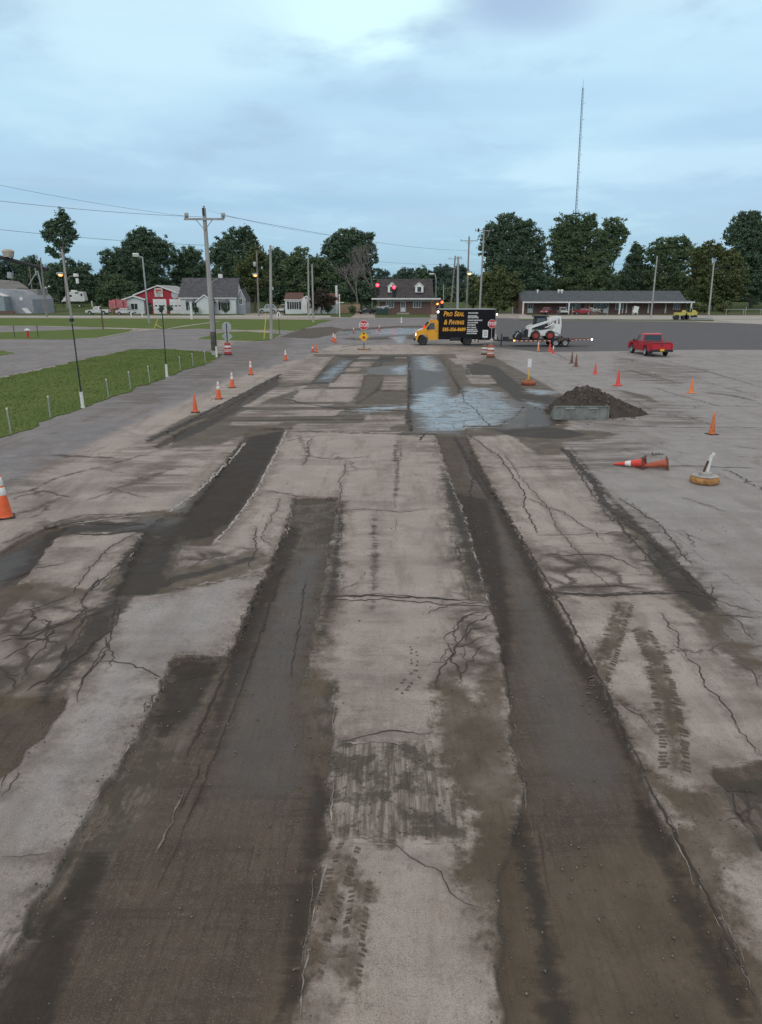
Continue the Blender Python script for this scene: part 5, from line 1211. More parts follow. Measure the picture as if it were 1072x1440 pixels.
wire('overhead_wire', [V(at(500,365,150)), V(at(640,372,190))], 0.0193, 'lower wire over the brick house ending at the far crossarm pair', .3)
wire('overhead_wire', [V(at(924,374,150)), V(at(1005,374,150)), V(at(1250,377,160))], 0.0165, 'wire between the two bare poles at the right running out of view', .3)
wire('overhead_wire', [V(at(364,392,165)), V(at(434,396,150)), V(at(560,398,160))], 0.0154, 'low wire in front of the dark trees between the lamp pole and the street', .3)
wire('overhead_wire', [V(at(-160,385,115)), V(at(93,400,118)), V(at(204,402,130)), V(at(364,405,165))], 0.0138, 'low wire across the far left trees to the white house pole', .4)
# radio mast
b, tp = Vector(at(809,345,330)), Vector(at(820,123,330)); b.z = 2
t = thing('radio_mast', 'very tall thin lattice radio mast rising behind the right trees', 'radio mast', b)
B = MB(); d = tp-b; n = 60
legs = [Vector((.45*math.cos(a), .45*math.sin(a), 0)) for a in (0, 2.09, 4.19)]
for l in legs: B.tube(l, d+l*.8, .085, .07, n=4)
for k in range(n):
    for i in range(3): B.tube(d*(k/n)+legs[i], d*((k+1)/n)+legs[(i+1) % 3], .035, n=3)
B.build('lattice', M_DKM, t)
MB().box(d*.43+V((0,0,0)), (2.2,1.0,.5)).tube(d*.43+V((-1.2,0,-.5)), d*.43+V((-1.2,0,1.5)), .12).tube(d*.43+V((1.2,0,-.5)), d*.43+V((1.2,0,1.5)), .12).build('antenna_platform', M_DKM, t)
B = MB()
for k in (.55,.62,.7,.78,.86,.93): B.tube(d*k+V((.4,0,0)), d*k+V((1.4,0,.1)), .05, n=4)
B.tube(d, d+V((.1,0,3)), .05, n=4); B.build('side_antenna', M_DKM, t)

# small roadside things
def small(name, label, cat, px, py, h, Y=None): 
    b = Vector((*gxy(px, py), 0)) if Y is None else Vector((*at(px, py, Y)[:2], hill(Y))); return thing(name, label, cat, b), b
t, b = small('fire_hydrant', 'red fire hydrant with a white top on the divider grass at the far left', 'hydrant', 40, 475, 1)
MB().lathe([(.2,0),(.2,.06),(.13,.08),(.13,.72),(.17,.74)], n=16).build('barrel', M_RED, t, smooth=True)
MB().lathe([(.18,.74),(.19,.8),(.14,.95),(.05,1.02),(0,1.03)], n=16).tube((-.3,0,.82),(.3,0,.82),.09).build('bonnet', M_WHT, t)
for px in (21, 54):
    t, b = small('black_stake', 'thin black stake %s of the red hydrant on the divider grass' % ('left' if px < 30 else 'right'), 'stake', px, 474, 1); MB().box((0,0,.6), (.06,.04,1.2)).build('stake', M_DKM, t)
    MB().box((0,0,1.22), (.09,.06,.05)).build('cap', M_DKM, t)
t, b = small('wooden_stake', 'brown wooden stake at the tip of the left grass strip', 'stake', 145.5, 463.5, 1); MB().box((0,0,1.3), (.12,.12,2.6)).prism([(-.06,2.6),(.06,2.6),(0,2.7)], -.06, .06).build('stake', mat('brown_wood', (.10,.06,.045), .9, streak=True), t)
t, b = small('white_marker', 'tall white marker post on the slope right of the camper trailer', 'marker', 129.5, 427, 1, 222); MB().box((0,0,.9), (.28,.1,1.8)).build('stake', M_WHT, t)
t, b = small('round_sign', 'small oval white sign with a dark stripe on a thin black post', 'road sign', 393, 469, 1)
MB().tube((0,0,0),(0,0,1.9),.035).build('post', M_DKM, t); f = MB().lathe([(0,-.02),(.26,-.02),(.28,0),(.26,.02),(0,.02)], (0,0,0), n=20, axis='y').build('sign_plate', M_WHT, t); f.location = (0,-.05,2.2); f.scale = (.8,1,1.4)
MB().box((0,-.03,0), (.12,.01,.34)).build('dark_stripe', M_DKM, f)
t, b = small('guy_marker', 'bright yellow leaning guy marker tube left of the pale pole on the corner grass', 'guy marker', 371.5, 477, 1)
MB().tube((0,0,0), rel(b,374.5,441,b.y), .05).build('tube', mat('yellow_plastic', (.75,.55,.12), .5), t); MB().tube((0,0,-.1),(0,0,.15),.03).build('anchor', M_GRYP, t)
t, b = small('guy_marker', 'faint yellow forked guy marker right of the slanting floodlight pole', 'guy marker', 216, 464, 1)
MB().tube((0,0,0), rel(b,222,449,b.y), .04).build('tube', bpy.data.materials['yellow_plastic'], t); MB().tube(rel(b,219,456,b.y), rel(b,227,461,b.y), .04).build('fork', bpy.data.materials['yellow_plastic'], t)
t, b = small('white_post', 'white square post standing on the front lawn before the white house', 'post', 270, 449, 1); MB().box((0,0,1.6), (.4,.4,3.2)).build('shaft', M_WHT, t, bevel=.02); MB().box((0,0,3.25), (.5,.5,.12)).build('cap', M_WHT, t)
for px, lb in ((200.5,'short white bollard left of the floodlight pole base'), (185,'short pale bollard by the small white car')):
    t, b = small('bollard', lb, 'bollard', px, 446, 1); MB().tube((0,0,0),(0,0,1.0),.12).build('shaft', M_WHT, t); MB().lathe([(.12,1.0),(.08,1.08),(0,1.1)], n=10).build('cap', M_WHT, t)
t, b = small('delineator', 'small white delineator on the street before the brick house', 'delineator', 564.7, 454.5, 1); MB().lathe([(.3,0),(.3,.05),(.12,.08),(.11,.9),(0,.95)], n=14).build('tube', M_WHT, t, smooth=True); MB().box((0,0,.02), (.6,.6,.04)).build('foot', M_BLK, t)
for px, lb in ((478,'white pipe post with side arm right of the close bare poles'),):
    t, b = small('pipe_post', lb, 'post', px, 446, 1); MB().tube((0,0,0),(0,0,4.5),.1).tube((-.6,0,3.0),(.9,0,3.0),.08).build('pipe', M_WHT, t); MB().box((0,0,4.5), (.3,.3,.3)).build('cap', M_WHT, t)

# ------------------------------------------------------------------ buildings
M_SID = mat('white_siding', (.62,.65,.64), .8, var=.08, sc=.6, dirt=.12); M_GRSID = mat('grey_siding', (.30,.32,.35), .8, var=.12, sc=.6, dirt=.15)
M_ROOF = mat('dark_shingles', (.085,.085,.092), .95, var=.3, sc=1.2, bump=.3); M_ROOFL = mat('pale_roof', (.34,.35,.36), .8, var=.12, sc=.6)
M_BRICK = mat('brown_brick', (.17,.095,.075), .9, var=.35, sc=3); M_RWALL = mat('red_siding', (.36,.02,.035), .7, var=.15, sc=.8)
M_SHUT = mat('black_shutter', (.015,.016,.02), .7); M_TAN = mat('tan_boards', (.36,.25,.17), .9, var=.2, sc=1, streak=True); M_BRN = mat('brown_roof', (.11,.055,.04), .9, var=.2)
def brickify(m, sc=1.0):
    nt = NT(m.node_tree); bs = m.node_tree.nodes['Principled BSDF']; tc = nt.n.new('ShaderNodeTexCoord').outputs['Object']
    s = nt.n.new('ShaderNodeSeparateXYZ'); nt.l.new(tc, s.inputs[0]); c = nt.n.new('ShaderNodeCombineXYZ'); nt.l.new(nt.add(s.outputs[0], s.outputs[1]), c.inputs[0]); nt.l.new(s.outputs[2], c.inputs[1])
    b = nt.n.new('ShaderNodeTexBrick'); nt.l.new(c.outputs[0], b.inputs['Vector']); b.inputs['Scale'].default_value = 2.2*sc
    b.inputs['Color1'].default_value = (.20,.105,.085,1); b.inputs['Color2'].default_value = (.125,.075,.06,1); b.inputs['Mortar'].default_value = (.26,.22,.2,1); b.inputs['Mortar Size'].default_value = .012
    nt.l.new(b.outputs[0], bs.inputs['Base Color'])
brickify(M_BRICK)
def gable(t, x0, x1, y0, y1, ze, zr, m_wall, m_roof, ridge='x', ov=.4, th=.15, name='wall', m_gable=None):
    # walls up to the eaves, gables, two roof slopes with thickness; ridge runs along x or y
    if ridge == 'x':
        ym = (y0+y1)/2; MB().prism([(y0,0),(y1,0),(y1,ze),(ym,zr-.05),(y0,ze)], x0, x1, 'yz').build(name, m_wall, t)
        dz = (zr-ze)/(ym-y0); B = MB()
        for s, ya in ((1, y0), (-1, y1)):
            e = ya-s*ov; B.prism([(e, ze-ov*dz+.02), (ym, zr+.02), (ym, zr+th), (e, ze-ov*dz+th)], x0-ov, x1+ov, 'yz')
        r = B.build('roof', m_roof, t)
        MB().box(((x0+x1)/2, y0-ov-.03, ze-ov*dz+.06), (x1-x0+2*ov, .06, .22)).build('eaves_board', M_WHT, r)
    else:
        xm = (x0+x1)/2; MB().prism([(x0,0),(x1,0),(x1,ze),(xm,zr-.05),(x0,ze)], y0, y1).build(name, m_wall, t)
        dz = (zr-ze)/(xm-x0); B = MB(); G = MB()
        for s, xa in ((1, x0), (-1, x1)):
            e = xa-s*ov; B.prism([(e, ze-ov*dz+.02), (xm, zr+.02), (xm, zr+th), (e, ze-ov*dz+th)], y0-ov, y1+ov)
            G.prism([(e, ze-ov*dz-.12), (xm, zr-.12), (xm, zr+th+.02), (e, ze-ov*dz+th+.02)], y0-ov-.05, y0-ov)
        r = B.build('roof', m_roof, t); G.build('bargeboard', M_WHT, r)
    return r
def window(t, x, y, z, w, h, shut=False, door=False, m=M_GLASS, div=1):
    f = MB().box((x-w/2-.06, y-.04, z), (.12,.08,h+.24)).box((x+w/2+.06, y-.04, z), (.12,.08,h+.24)).box((x, y-.04, z+h/2+.06), (w,.08,.12)).box((x, y-.04, z-h/2-.06), (w,.08,.12))
    for k in range(1, div+1): f.box((x-w/2+w*k/(div+1), y-.04, z), (.08,.06,h))
    f = f.build('door_frame' if door else 'window', M_WHT, t)
    MB().box((x, y-.012, z), (w,.02,h)).build('pane', m, f)
    if door: MB().box((x, y-.03, z-h*.28), (w*.9,.03,h*.40)).build('door_panel', M_WHT, f)
    if shut: 
        for s in (-1, 1): MB().box((x+s*(w/2+.12+.25), y-.03, z), (.45,.05,h+.1)).build('shutter', M_SHUT, t)
    return f
BY = 186.0; S = mpp(BY)
def bx_(px, off): return (px-536)*S-off
# red garage
cx = (222-536)*S; t = thing('red_garage', 'red gabled garage with white trim, a square sign and two white roller doors', 'garage', (cx, BY, 0))
def u(px): return (px-222)*S
K = S  # metres per pixel for heights (base row 441)
def hz(py): return (441-py)*K*.99
gable(t, u(193), u(259), 0, 16, hz(415), hz(403), M_RWALL, M_ROOFL, 'y', .5)
for a, b in ((217,235.5), (240,258)):
    d_ = MB().box((u((a+b)/2), -.05, hz(421)/2), (u(b)-u(a), .08, hz(421))).build('garage_door', M_WHT, t)
    B = MB(); 
    for k in (.2,.5,.8): B.box((u(a+(b-a)*k), -.10, hz(430)), ((u(b)-u(a))*.17,.02,.28))
    B.build('door_windows', M_SHUT, d_)
    B = MB(); 
    for k in range(1,4): B.box((u((a+b)/2), -.10, hz(421)*k/4), (u(b)-u(a), .02, .04))
    B.build('panel_joints', M_GRYP, d_)
sg = MB().box((u(226), -.12, hz(412)), (u(232)-u(220.5), .1, hz(406)-hz(418))).build('sign', mat('cream_sign', (.62,.58,.50), .7), t)
MB().prism([(u(222.5),hz(410)),(u(229.5),hz(410)),(u(229.5),hz(408)),(u(222.5),hz(408))], -.20, -.17).build('sign_word', M_RED, sg)
text('lettering', 'FIRE CO', 1.0, mat('sign_brown', (.25,.08,.05), .7), sg, (u(222), -.19, hz(412)), ff, offset=.02, sx=.45)
MB().lathe([(0,-.02),(.5,-.02),(.5,.02),(0,.02)], (u(226),-.19,hz(415.5)), n=12, axis='y').build('emblem', M_GRYP, sg)
MB().lathe([(0,-.05),(.9,-.05),(.9,.05),(0,.05)], (0,0,0), n=16, axis='y').build('oval_plaque', M_SIGNB, t).location = (u(248.3), -.12, hz(415.5))
MB().box((u(257.5), -.3, hz(419.5)), (.45,.3,.35)).build('wall_lamp', M_LAMY, t, bevel=.05)
for px in (210.5,): MB().box((u(px), -.05, 1.3), (1.2,.1,2.6)).build('doorway', M_SHUT, t)
t = thing('white_annex', 'small white gabled annex with a dark window left of the red garage', 'annex', ((194-536)*S, BY-1.2, 0))
w_ = lambda px: (px-194)*S
gable(t, w_(180), w_(206), 0, 9, hz(421), hz(417), M_SID, M_ROOFL, 'y', .6)
window(t, w_(192.5), 0, hz(431), 1.6, 1.4)
# shrubs by garage come with the trees
# white house
t = thing('white_house', 'white cottage with dark grey roof, centre gable porch and black shutters', 'house', ((304-536)*S, BY-2.5, 0)); w_ = lambda px: (px-304)*S
gable(t, w_(259), w_(335), 0, 10, hz(418), hz(393), M_SID, M_ROOF, 'x', .4)
gable(t, w_(284), w_(307), -2.2, 4, hz(424), hz(415.5), M_SID, M_ROOF, 'y', .3, name='porch_wall')
gable(t, w_(335.2), w_(347), 1.5, 8.5, hz(421), hz(408), M_GRSID, M_ROOF, 'y', .2, name='side_wing')
window(t, w_(341), 1.5, hz(424), .8, 1.3); 
for a in (274, 319): window(t, w_(a), 0, hz(431), 1.5, 1.6, True, div=1)
for a in (274.5, 319): B = MB().lathe([(1.5,0),(1.45,.35),(1.1,.7),(.6,.9),(0,1.0)], (w_(a),-.1,hz(425.8)), n=16); B.build('window_hood', mat('hood_grey', (.12,.13,.14), .7), t)
MB().box((w_(310), 5.5, hz(391.5)), (1.0,.8,1.6)).build('chimney', M_WHT, t, bevel=.03)
MB().path([(w_(300), 3, hz(400)), (w_(303), 3, hz(396)), (w_(309), 3, hz(394))], .08).build('roof_antenna', M_GRYP, t)
# small white house
t = thing('small_white_house', 'low white bungalow with brown roof, shuttered twin window and rounded porch end', 'house', ((430-536)*S, BY-2, 0)); w_ = lambda px: (px-430)*S
gable(t, w_(403), w_(426), 0, 8, hz(422), hz(413), M_SID, M_BRN, 'x', .2); gable(t, w_(426.2), w_(440), -.6, 7, hz(422), hz(417), M_SID, M_BRN, 'y', .2, name='porch_wall')
gable(t, w_(440.2), w_(476), 1.5, 8, hz(426), hz(414), M_SID, M_BRN, 'x', .3, name='rear_wing')
window(t, w_(415.5), 0, hz(429.5), 2.2, 1.7, True, div=3)
window(t, w_(432), -.6, hz(431), 1.0, 1.4); window(t, w_(456), 1.5, hz(432), 1.6, 1.4)
MB().prism([(w_(427),hz(440)),(w_(427),hz(424)),(w_(430),hz(417.5)),(w_(434),hz(424)),(w_(434),hz(440))], -.9, -.62).build('porch_panel', M_WHT, t)
MB().box((w_(474.5), 0, 3.4), (.5,.5,6.8)).build('white_chimney', M_WHT, t)
# house wing behind trees & RV
t = thing('board_fence', 'tan board fence panel right of the small white house', 'fence', ((493-536)*S, BY-1, 0)); w_ = lambda px: (px-493)*S
for k in range(4): MB().box((w_(478.5+k*7+3.5), 0, 1.05+.15), (7*S*.97,.1,2.1)).build('fence_panel', M_TAN, t)
for k in range(5): MB().box((w_(478.5+k*7), .0, 1.2), (.15,.2,2.5)).build('fence_post', M_TAN, t)
# brick house
t = thing('brick_house', 'brown brick house with steep dark roof and two white dormers', 'house', ((570-536)*S, BY-4, 0)); w_ = lambda px: (px-570)*S
gable(t, w_(533), w_(605), 0, 10, hz(421), hz(394.5), M_BRICK, mat('brown_black_shingles', (.062,.055,.056), .95, var=.3, sc=1.2, bump=.3), 'x', .5)
MB().box((w_(570), -1.35, hz(420.5)), (w_(617)-w_(523.5), 2.0, .34)).build('porch_roof_edge', M_WHT, t, bevel=.02)
MB().box((w_(610.5), 1.5, hz(431)), (w_(616)-w_(605.2), 3, hz(422))).build('side_wall', mat('tan_brick', (.30,.19,.13), .9, var=.2), t)
for px, dv in ((548.3,1), (585.5,1)): window(t, w_(px), 0, hz(427.5), 1.75, 1.5, div=2, m=M_GLASSL)
window(t, w_(566.3), 0, hz(431), 1.0, 2.2, door=True, m=M_GLASSL)
for px in (551, 588.5):
    x_ = w_(px); d = MB().prism([(x_-1.0,hz(412)),(x_+1.0,hz(412)),(x_+1.0,hz(404.5)),(x_,hz(399.5)),(x_-1.0,hz(404.5))], 1.0, 3.8).build('dormer', M_WHT, t)
    MB().box((x_, .98, hz(408)), (.95,.03,1.15)).build('pane', M_GLASS, d)
    MB().prism([(x_-1.2,hz(404.8)),(x_,hz(399)),(x_+1.2,hz(404.8)),(x_+1.2,hz(404)),(x_,hz(398.2)),(x_-1.2,hz(404))], .9, 4.0).build('dormer_roof', M_WHT, d)
for px in (533.5, 604.5): MB().box((w_(px), -1.9, hz(421)/2), (.22,.22,hz(421)-.1)).build('porch_column', M_BRICK, t)
MB().box((w_(566), -1.0, .18), (3.0,1.6,.36)).build('front_step', PATH, t)
# ranch
RBY = 184; S2 = mpp(RBY)
t = thing('ranch_house', 'very long low brick ranch building with slate grey roof and white porch columns', 'house', ((848-536)*S2, RBY, 0)); w_ = lambda px: (px-848)*S2
r = gable(t, w_(733), w_(964), 0, 11, hz(424.5), hz(410.5), M_BRICK, mat('slate_shingles', (.075,.088,.10), .9, var=.2, sc=1.2, bump=.3), 'x', 0.05)
MB().prism([(-3.2, hz(425.2)), (.2, hz(423.5)), (.2, hz(422.4)), (-3.2, hz(424.2))], w_(731), w_(967), 'yz').build('porch_roof', bpy.data.materials['slate_shingles'], t)
MB().box((w_(849), -3.25, hz(425.0)), (w_(967.5)-w_(730.5),.1,.30)).build('eaves_board', M_WHT, t)
for px in (732, 795, 865, 963.5): MB().box((w_(px), -3.1, hz(425.3)/2), (.30,.30,hz(425.3))).build('porch_column', M_WHT, t)
for px, ww in ((802,2.1), (811,1.2), (841,2.3), (870,1.8), (950.5,1.5)): window(t, w_(px), 0, hz(430), ww, 1.5, div=2, m=M_GLASSL)
for px in (745.5, 851.5): window(t, w_(px), 0, hz(432.5), 1.1, 2.3, door=True)
for px, ww in ((911,.35),(935,.3),(875,.3),(880,.3)): MB().box((w_(px), -.12, hz(432.5)), (ww,.12,2.6)).build('white_batten', M_WHT, t)
for px in (823.5, 828): MB().box((w_(px), -.13, hz(433)), (.9,.14,2.7)).build('tan_pier', M_TAN, t)
for px, s_ in ((759.5,.3), (789.5,.35), (794,.45)): MB().lathe([(s_*.6,0),(s_*.6,.5),(s_*1.0,.5),(s_*.8,.85),(0,.9)], (w_(px), 4.4, hz(413)), n=12).build('roof_vent', M_WHT, r)
# grey building far left
t = thing('grey_workshop', 'grey siding workshop with a rounded end and pale stairs at the far left', 'building', ((20-536)*S, BY, 0)); w_ = lambda px: (px-20)*S
MB().prism([(w_(-60),0),(w_(48),0),(w_(48),hz(421)),(w_(44),hz(415.5)),(w_(37),hz(410.5)),(w_(26),hz(408)),(w_(8),hz(407)),(w_(-60),hz(407))], 0, 12).build('wall', M_GRSID, t)
MB().prism([(w_(-60),0.02),(w_(17),0.02),(w_(17),hz(418)),(w_(1),hz(412)),(w_(-60),hz(411))], -3, -.01).build('front_wing', mat('blue_grey_siding', (.27,.32,.35), .8), t)
MB().prism([(w_(-60),hz(411)),(w_(1),hz(411.7)),(w_(17.5),hz(417.8)),(w_(17.5),hz(416.6)),(w_(1),hz(410.4)),(w_(-60),hz(409.6))], -3.2, .2).build('white_fascia', M_WHT, t)
MB().prism([(w_(-60),0),(w_(30),0),(w_(30),hz(436.5)),(w_(-60),hz(436.5))], -3.3, -3.01).build('brown_skirting', mat('brown_skirt', (.16,.10,.09), .9), t)
MB().lathe([(0,-.03),(.42,-.03),(.45,0),(.45,.03)], (0,0,0), n=16, axis='y').build('round_window_frame', M_WHT, t).location = (w_(33), -.05, hz(420.5))
MB().prism([(w_(38),hz(433)),(w_(42),hz(433)),(w_(48),hz(440)),(w_(44),hz(440))], -2.5, -1.0).build('stairs', M_WHT, t)
MB().box((w_(17), 1, hz(408.6)), (u(15)-u(0),.8,.35)).build('white_gutter', M_WHT, t)
t = thing('feed_hopper', 'dark conveyor gantry with a pale hopper above the workshop at the left edge', 'conveyor', ((5-536)*S, BY+8, 0)); w_ = lambda px: (px-5)*S
MB().box((0,0,3), (14,6,6)).prism([(w_(-20),6),(w_(16),6),(w_(16),hz(408)+.5),(w_(3),hz(396)),(w_(-20),hz(394))], -3, 3).build('shed', mat('brown_grey_tin', (.26,.24,.22), .8), t)
B = MB().tube((w_(-30),0,hz(358)),(w_(56),0,hz(380)),.5,.5,6); B.build('conveyor_arm', M_DKM, t)
MB().lathe([(1.2,hz(363)),(1.5,hz(355)),(1.0,hz(352.5)),(0,hz(352))], (w_(2),0,0), n=18).build('hopper', mat('tan_tin', (.45,.38,.33), .7), t)
for a_, b_, r_ in (((w_(25),0,hz(402)),(w_(40),0,hz(382)),.15), ((w_(41),0,hz(382)),(w_(46),0,0),.2), ((w_(38),0,hz(376)),(w_(38),0,hz(388)),.2), ((w_(0),0,hz(392)),(w_(1),0,hz(384)),.8)): MB().tube(a_, b_, r_).build('strut', M_GRYP, t)
# camper on the slope
CY_ = 222; S3 = mpp(CY_); b = at(107, 426, CY_)
t = thing('camper_trailer', 'old white camper trailer parked on the grass slope before dark trees', 'camper', (b[0], CY_, hill(CY_)-.02)); w_ = lambda px: (px-107)*S3
dz = at(107,426,CY_)[2]-hill(CY_); 
def cz(py): return (426-py)*S3+max(.0, dz)
MB().prism([(w_(93),cz(424)),(w_(121),cz(424)),(w_(122.5),cz(422.5)),(w_(121),cz(411)),(w_(108),cz(410.5)),(w_(98),cz(412)),(w_(94),cz(419))], -1.2, 1.2).build('shell', M_WHT, t, bevel=.1)
MB().prism([(w_(88.5),cz(424.5)),(w_(94),cz(423.5)),(w_(94),cz(419)),(w_(92.5),cz(419.5))], -1.0, 1.0).build('nose', M_WHT, t)
MB().box((w_(106.5),0,cz(410)), (1.4,1.4,.6)).build('roof_unit', M_WHT, t, bevel=.05)
for px, py, ww, hh in ((102.5,416.5,.9,.6),(118.3,415,.55,.7),(112,412.5,1.0,.35)): MB().box((w_(px),-1.215,cz(py)), (ww,.03,hh)).build('window', M_SHUT, t)
for s in (-1, 1): wheel(t, (w_(113.6), s*1.0, .38), .38, .2, M_WHT, s)
MB().box((w_(107),0,cz(424.7)), (6,1.6,.2)).tube((w_(88.5),0,cz(424.7)),(w_(88.5),0,0),.06).build('chassis', M_DKM, t)
# vehicles in the distance
def CG_(px, py): x, y = gxy(px, py); return (x, y, 0)
car('pickup_truck', 'long white pickup with dark bed cover parked before the left trees, facing left', 'pickup truck', ((156-536)*S, BY-8, 0), 0, (.62,.62,.60), 'pickup').scale = (1.15,1.15,1.15)
car('parked_car', 'small white car nosed left beside the white annex', 'car', ((192.5-536)*S, BY-8, 0), math.pi, (.60,.62,.62), 'sedan')
t = thing('snow_fence_stack', 'pile of pinkish red slatted barriers between the white pickup and white car', 'barriers', ((174-536)*S, BY-3, 0)); w_ = lambda px: (px-174)*S
for k, px in enumerate((163.5,168.5,173.5,178.5,183.5)):
    MB().box((w_(px), -.3*(k % 2), 2.3+.15*(k % 3)), (5*S*.92,.15,2.0)).build('slat_panel', mat('pink_barrier', (.50,.16,.18), .8, var=.3, sc=2) if k == 0 else bpy.data.materials['pink_barrier'], t)
MB().box((w_(175.5), 0, .65), (w_(183)-w_(167),1.2,1.3)).build('red_base', mat('dull_red_base', (.22,.05,.04), .8, var=.3), t)
car('parked_van', 'white van half hidden behind the pale corner pole between the two white houses', 'van', ((374-536)*S, BY+3, 0), .2, (.45,.47,.48), 'suv').scale = (1.1,1.1,1.3)
car('parked_van', 'pale van parked tight against the left wall of the low bungalow', 'van', ((397-536)*S, BY+5, 0), 1.2, (.45,.47,.48), 'suv').scale = (1.1,1.1,1.3)
car('parked_car', 'dark car parked on the drive left of the brick house', 'car', ((517-536)*S, BY-2, 0), .5, (.05,.055,.06), 'sedan')
car('parked_suv', 'silver sport utility car facing us under the ranch porch', 'car', ((783-536)*S2, RBY-5.5, 0), math.pi/2, (.42,.43,.43), 'suv')
car('parked_car', 'bright red car parked before the ranch porch right of the silver one', 'car', ((810-536)*S2, RBY-5.2, 0), 0, (.40,.02,.03), 'sedan')
car('parked_car', 'dark red car seen above the white loader cab by the ranch porch', 'car', ((762-536)*S2, RBY-5.2, 0), math.pi/2-.5, (.30,.03,.05), 'suv')
t = thing('refuse_bins', 'dark green rubbish skip heaped with white bags left of the brick house porch', 'skip', ((540-536)*S, BY-9, 0)); w_ = lambda px: (px-540)*S
MB().prism([(w_(530),.1),(w_(545),.1),(w_(546.5),1.5),(w_(528.5),1.5)], -1, 1).build('tub', mat('dark_green_tin', (.02,.05,.04), .6), t, bevel=.03)
B = MB()
for k in range(16): B.lathe([(0,-.25),(.25,-.15),(.32,0),(.22,.2),(0,.27)], (w_(random.uniform(531,549)), random.uniform(-1.1,.3), random.uniform(1.3,2.0)), n=8)
B.build('bags', mat('bag_grey', (.35,.36,.38), .6, var=.5, sc=1), t, smooth=True)
t = thing('garden_chair', 'white lawn chair standing on the ranch lawn right of the middle porch column', 'chair', ((880-536)*S2, RBY-7, 0))
MB().box((0,0,.5),(1.1,.9,.12)).build('seat', M_WHT, t); MB().box((.2,.45,1.2),(1.2,.12,1.5), ry=.2).build('backrest', M_WHT, t)
for sx in (-.45,.45):
    for sy in (-.35,.35): MB().box((sx,sy,.22),(.12,.12,.44)).build('leg', M_WHT, t)
t = thing('planter_bush', 'pale flowering planter by the ranch wall right of the red car', 'planter', ((826-536)*S2, RBY-6, 0))
B = MB()
for k in range(40): B.box((rng.normal(0,.7), rng.normal(0,.4), .5+abs(rng.normal(0,.5))), (.3,.25,.22), rng.uniform(0,3), rng.uniform(-1,1))
B.build('flowers', mat('pale_petals', (.50,.50,.46), .8, var=.4), t); MB().box((0,0,.25),(1.8,.8,.5)).build('trough', M_BRICK, t)
# rollers
def roller(label, px):
    x, y = gxy(px, 449.5); t = thing('road_roller', label, 'road roller', (x, y, 0), 0, 'yellow road rollers at the lot edge')
    Yl = mat('roller_yellow', (.60,.50,.12), .55, dirt=.3) if 'roller_yellow' not in bpy.data.materials else bpy.data.materials['roller_yellow']
    for s in (-.75,.75): MB().lathe([(0,-.6),(.45,-.6),(.45,.6),(0,.6)], (s,0,.45), n=20, axis='y').build('drum', M_DKM, t)
    MB().prism([(-1.1,.75),(1.1,.75),(1.15,1.3),(.7,1.75),(.2,1.75),(.1,1.3),(-1.1,1.35)], -.5, .5).build('hood', Yl, t, bevel=.05)
    MB().box((-.1,0,1.55),(.4,.5,.12)).box((.1,0,1.85),(.1,.5,.5)).build('seat', M_BLK, t); MB().tube((-.5,0,1.3),(-.35,0,1.8),.04).build('steering_column', M_DKM, t)
    MB().tube((-.75,-.3,.9),(.75,-.3,.9),.08).tube((.9,0,1.7),(.9,0,2.4),.05).build('frame', M_DKM, t)
roller('small yellow road roller at the far lot edge, left of the pair', 959-3); roller('small yellow road roller at the far lot edge, right of the pair', 970)
# chain-link fence posts
for k, (px, lb) in enumerate([(720.5,'left of the white porch column'),(804.5,'before the red car'),(828,'right of the red car'),(854,'before the ranch door'),(889,'right of the lawn chair'),(973,'right of the ranch roof end'),(1048,'at the far right drive')]):
    x, y = at(px, 444, 168)[:2]; t = thing('gate_post', 'thin grey post on the street lawn '+lb, 'post', (x, 168, 0), 0, 'thin grey posts along the ranch lawn')
    MB().tube((0,0,0),(0,0,1.9),.06).build('shaft', M_GRYP, t); MB().lathe([(.06,1.9),(.09,1.95),(0,2.0)], n=8).build('cap', M_GRYP, t)
x = at(1045,444,172)[0]; t = thing('rail_barrier', 'low grey rail barrier on the right beyond the kerb', 'barrier', (x, 172, 0))
MB().box((0,0,1.35),(9,.08,.10)).build('rail', M_GRYP, t); 
for s in (-4,0,4): MB().box((s,0,.65),(.12,.12,1.3)).build('leg', M_GRYP, t)
x, y = gxy(985,450); t = thing('pipe_bundle', 'bundle of grey pipes and hoses lying right of the yellow rollers', 'pipes', (x, y, 0))
for k in range(6): MB().tube((-2.2+random.uniform(-.3,.3),-.4+.16*k,.12+.2*(k % 2)),(2.2,-.5+.2*k,.12+.3*(k % 2)),.10).build('pipe', M_GRYP, t)
# ------------------------------------------------------------------ trees
def leaf_mat(name, a, b, c):
    m, nt, bs = newmat(name); gi = nt.n.new('ShaderNodeNewGeometry'); tc = nt.n.new('ShaderNodeTexCoord').outputs['Object']
    n = nt.noise(tc, .35, 4); col = nt.mix(gi.outputs['Random Per Island'], a, b); col = nt.mix(nt.smooth(n, .45, .68, 0, .75), col, c)
    nt.l.new(col, bs.inputs['Base Color']); bs.inputs['Roughness'].default_value = .75; bs.inputs['Specular IOR Level'].default_value = .2
    return m
LD = leaf_mat('leaves_dark', (.055,.092,.062), (.105,.158,.095), (.135,.19,.105))
LM = leaf_mat('leaves_mid', (.062,.104,.058), (.12,.172,.086), (.16,.21,.10))
LY = leaf_mat('leaves_yellowish', (.062,.084,.036), (.115,.14,.058), (.145,.16,.065))
LB = leaf_mat('leaves_haze_blue', (.058,.092,.074), (.09,.135,.105), (.11,.16,.115))  # distance haze put into the leaf colour as a bluer green
M_BARK = mat('bark', (.09,.075,.065), .95, var=.35, sc=2, streak=True); M_BARKP = mat('pale_bark', (.27,.24,.22), .95, var=.3, sc=2, streak=True)
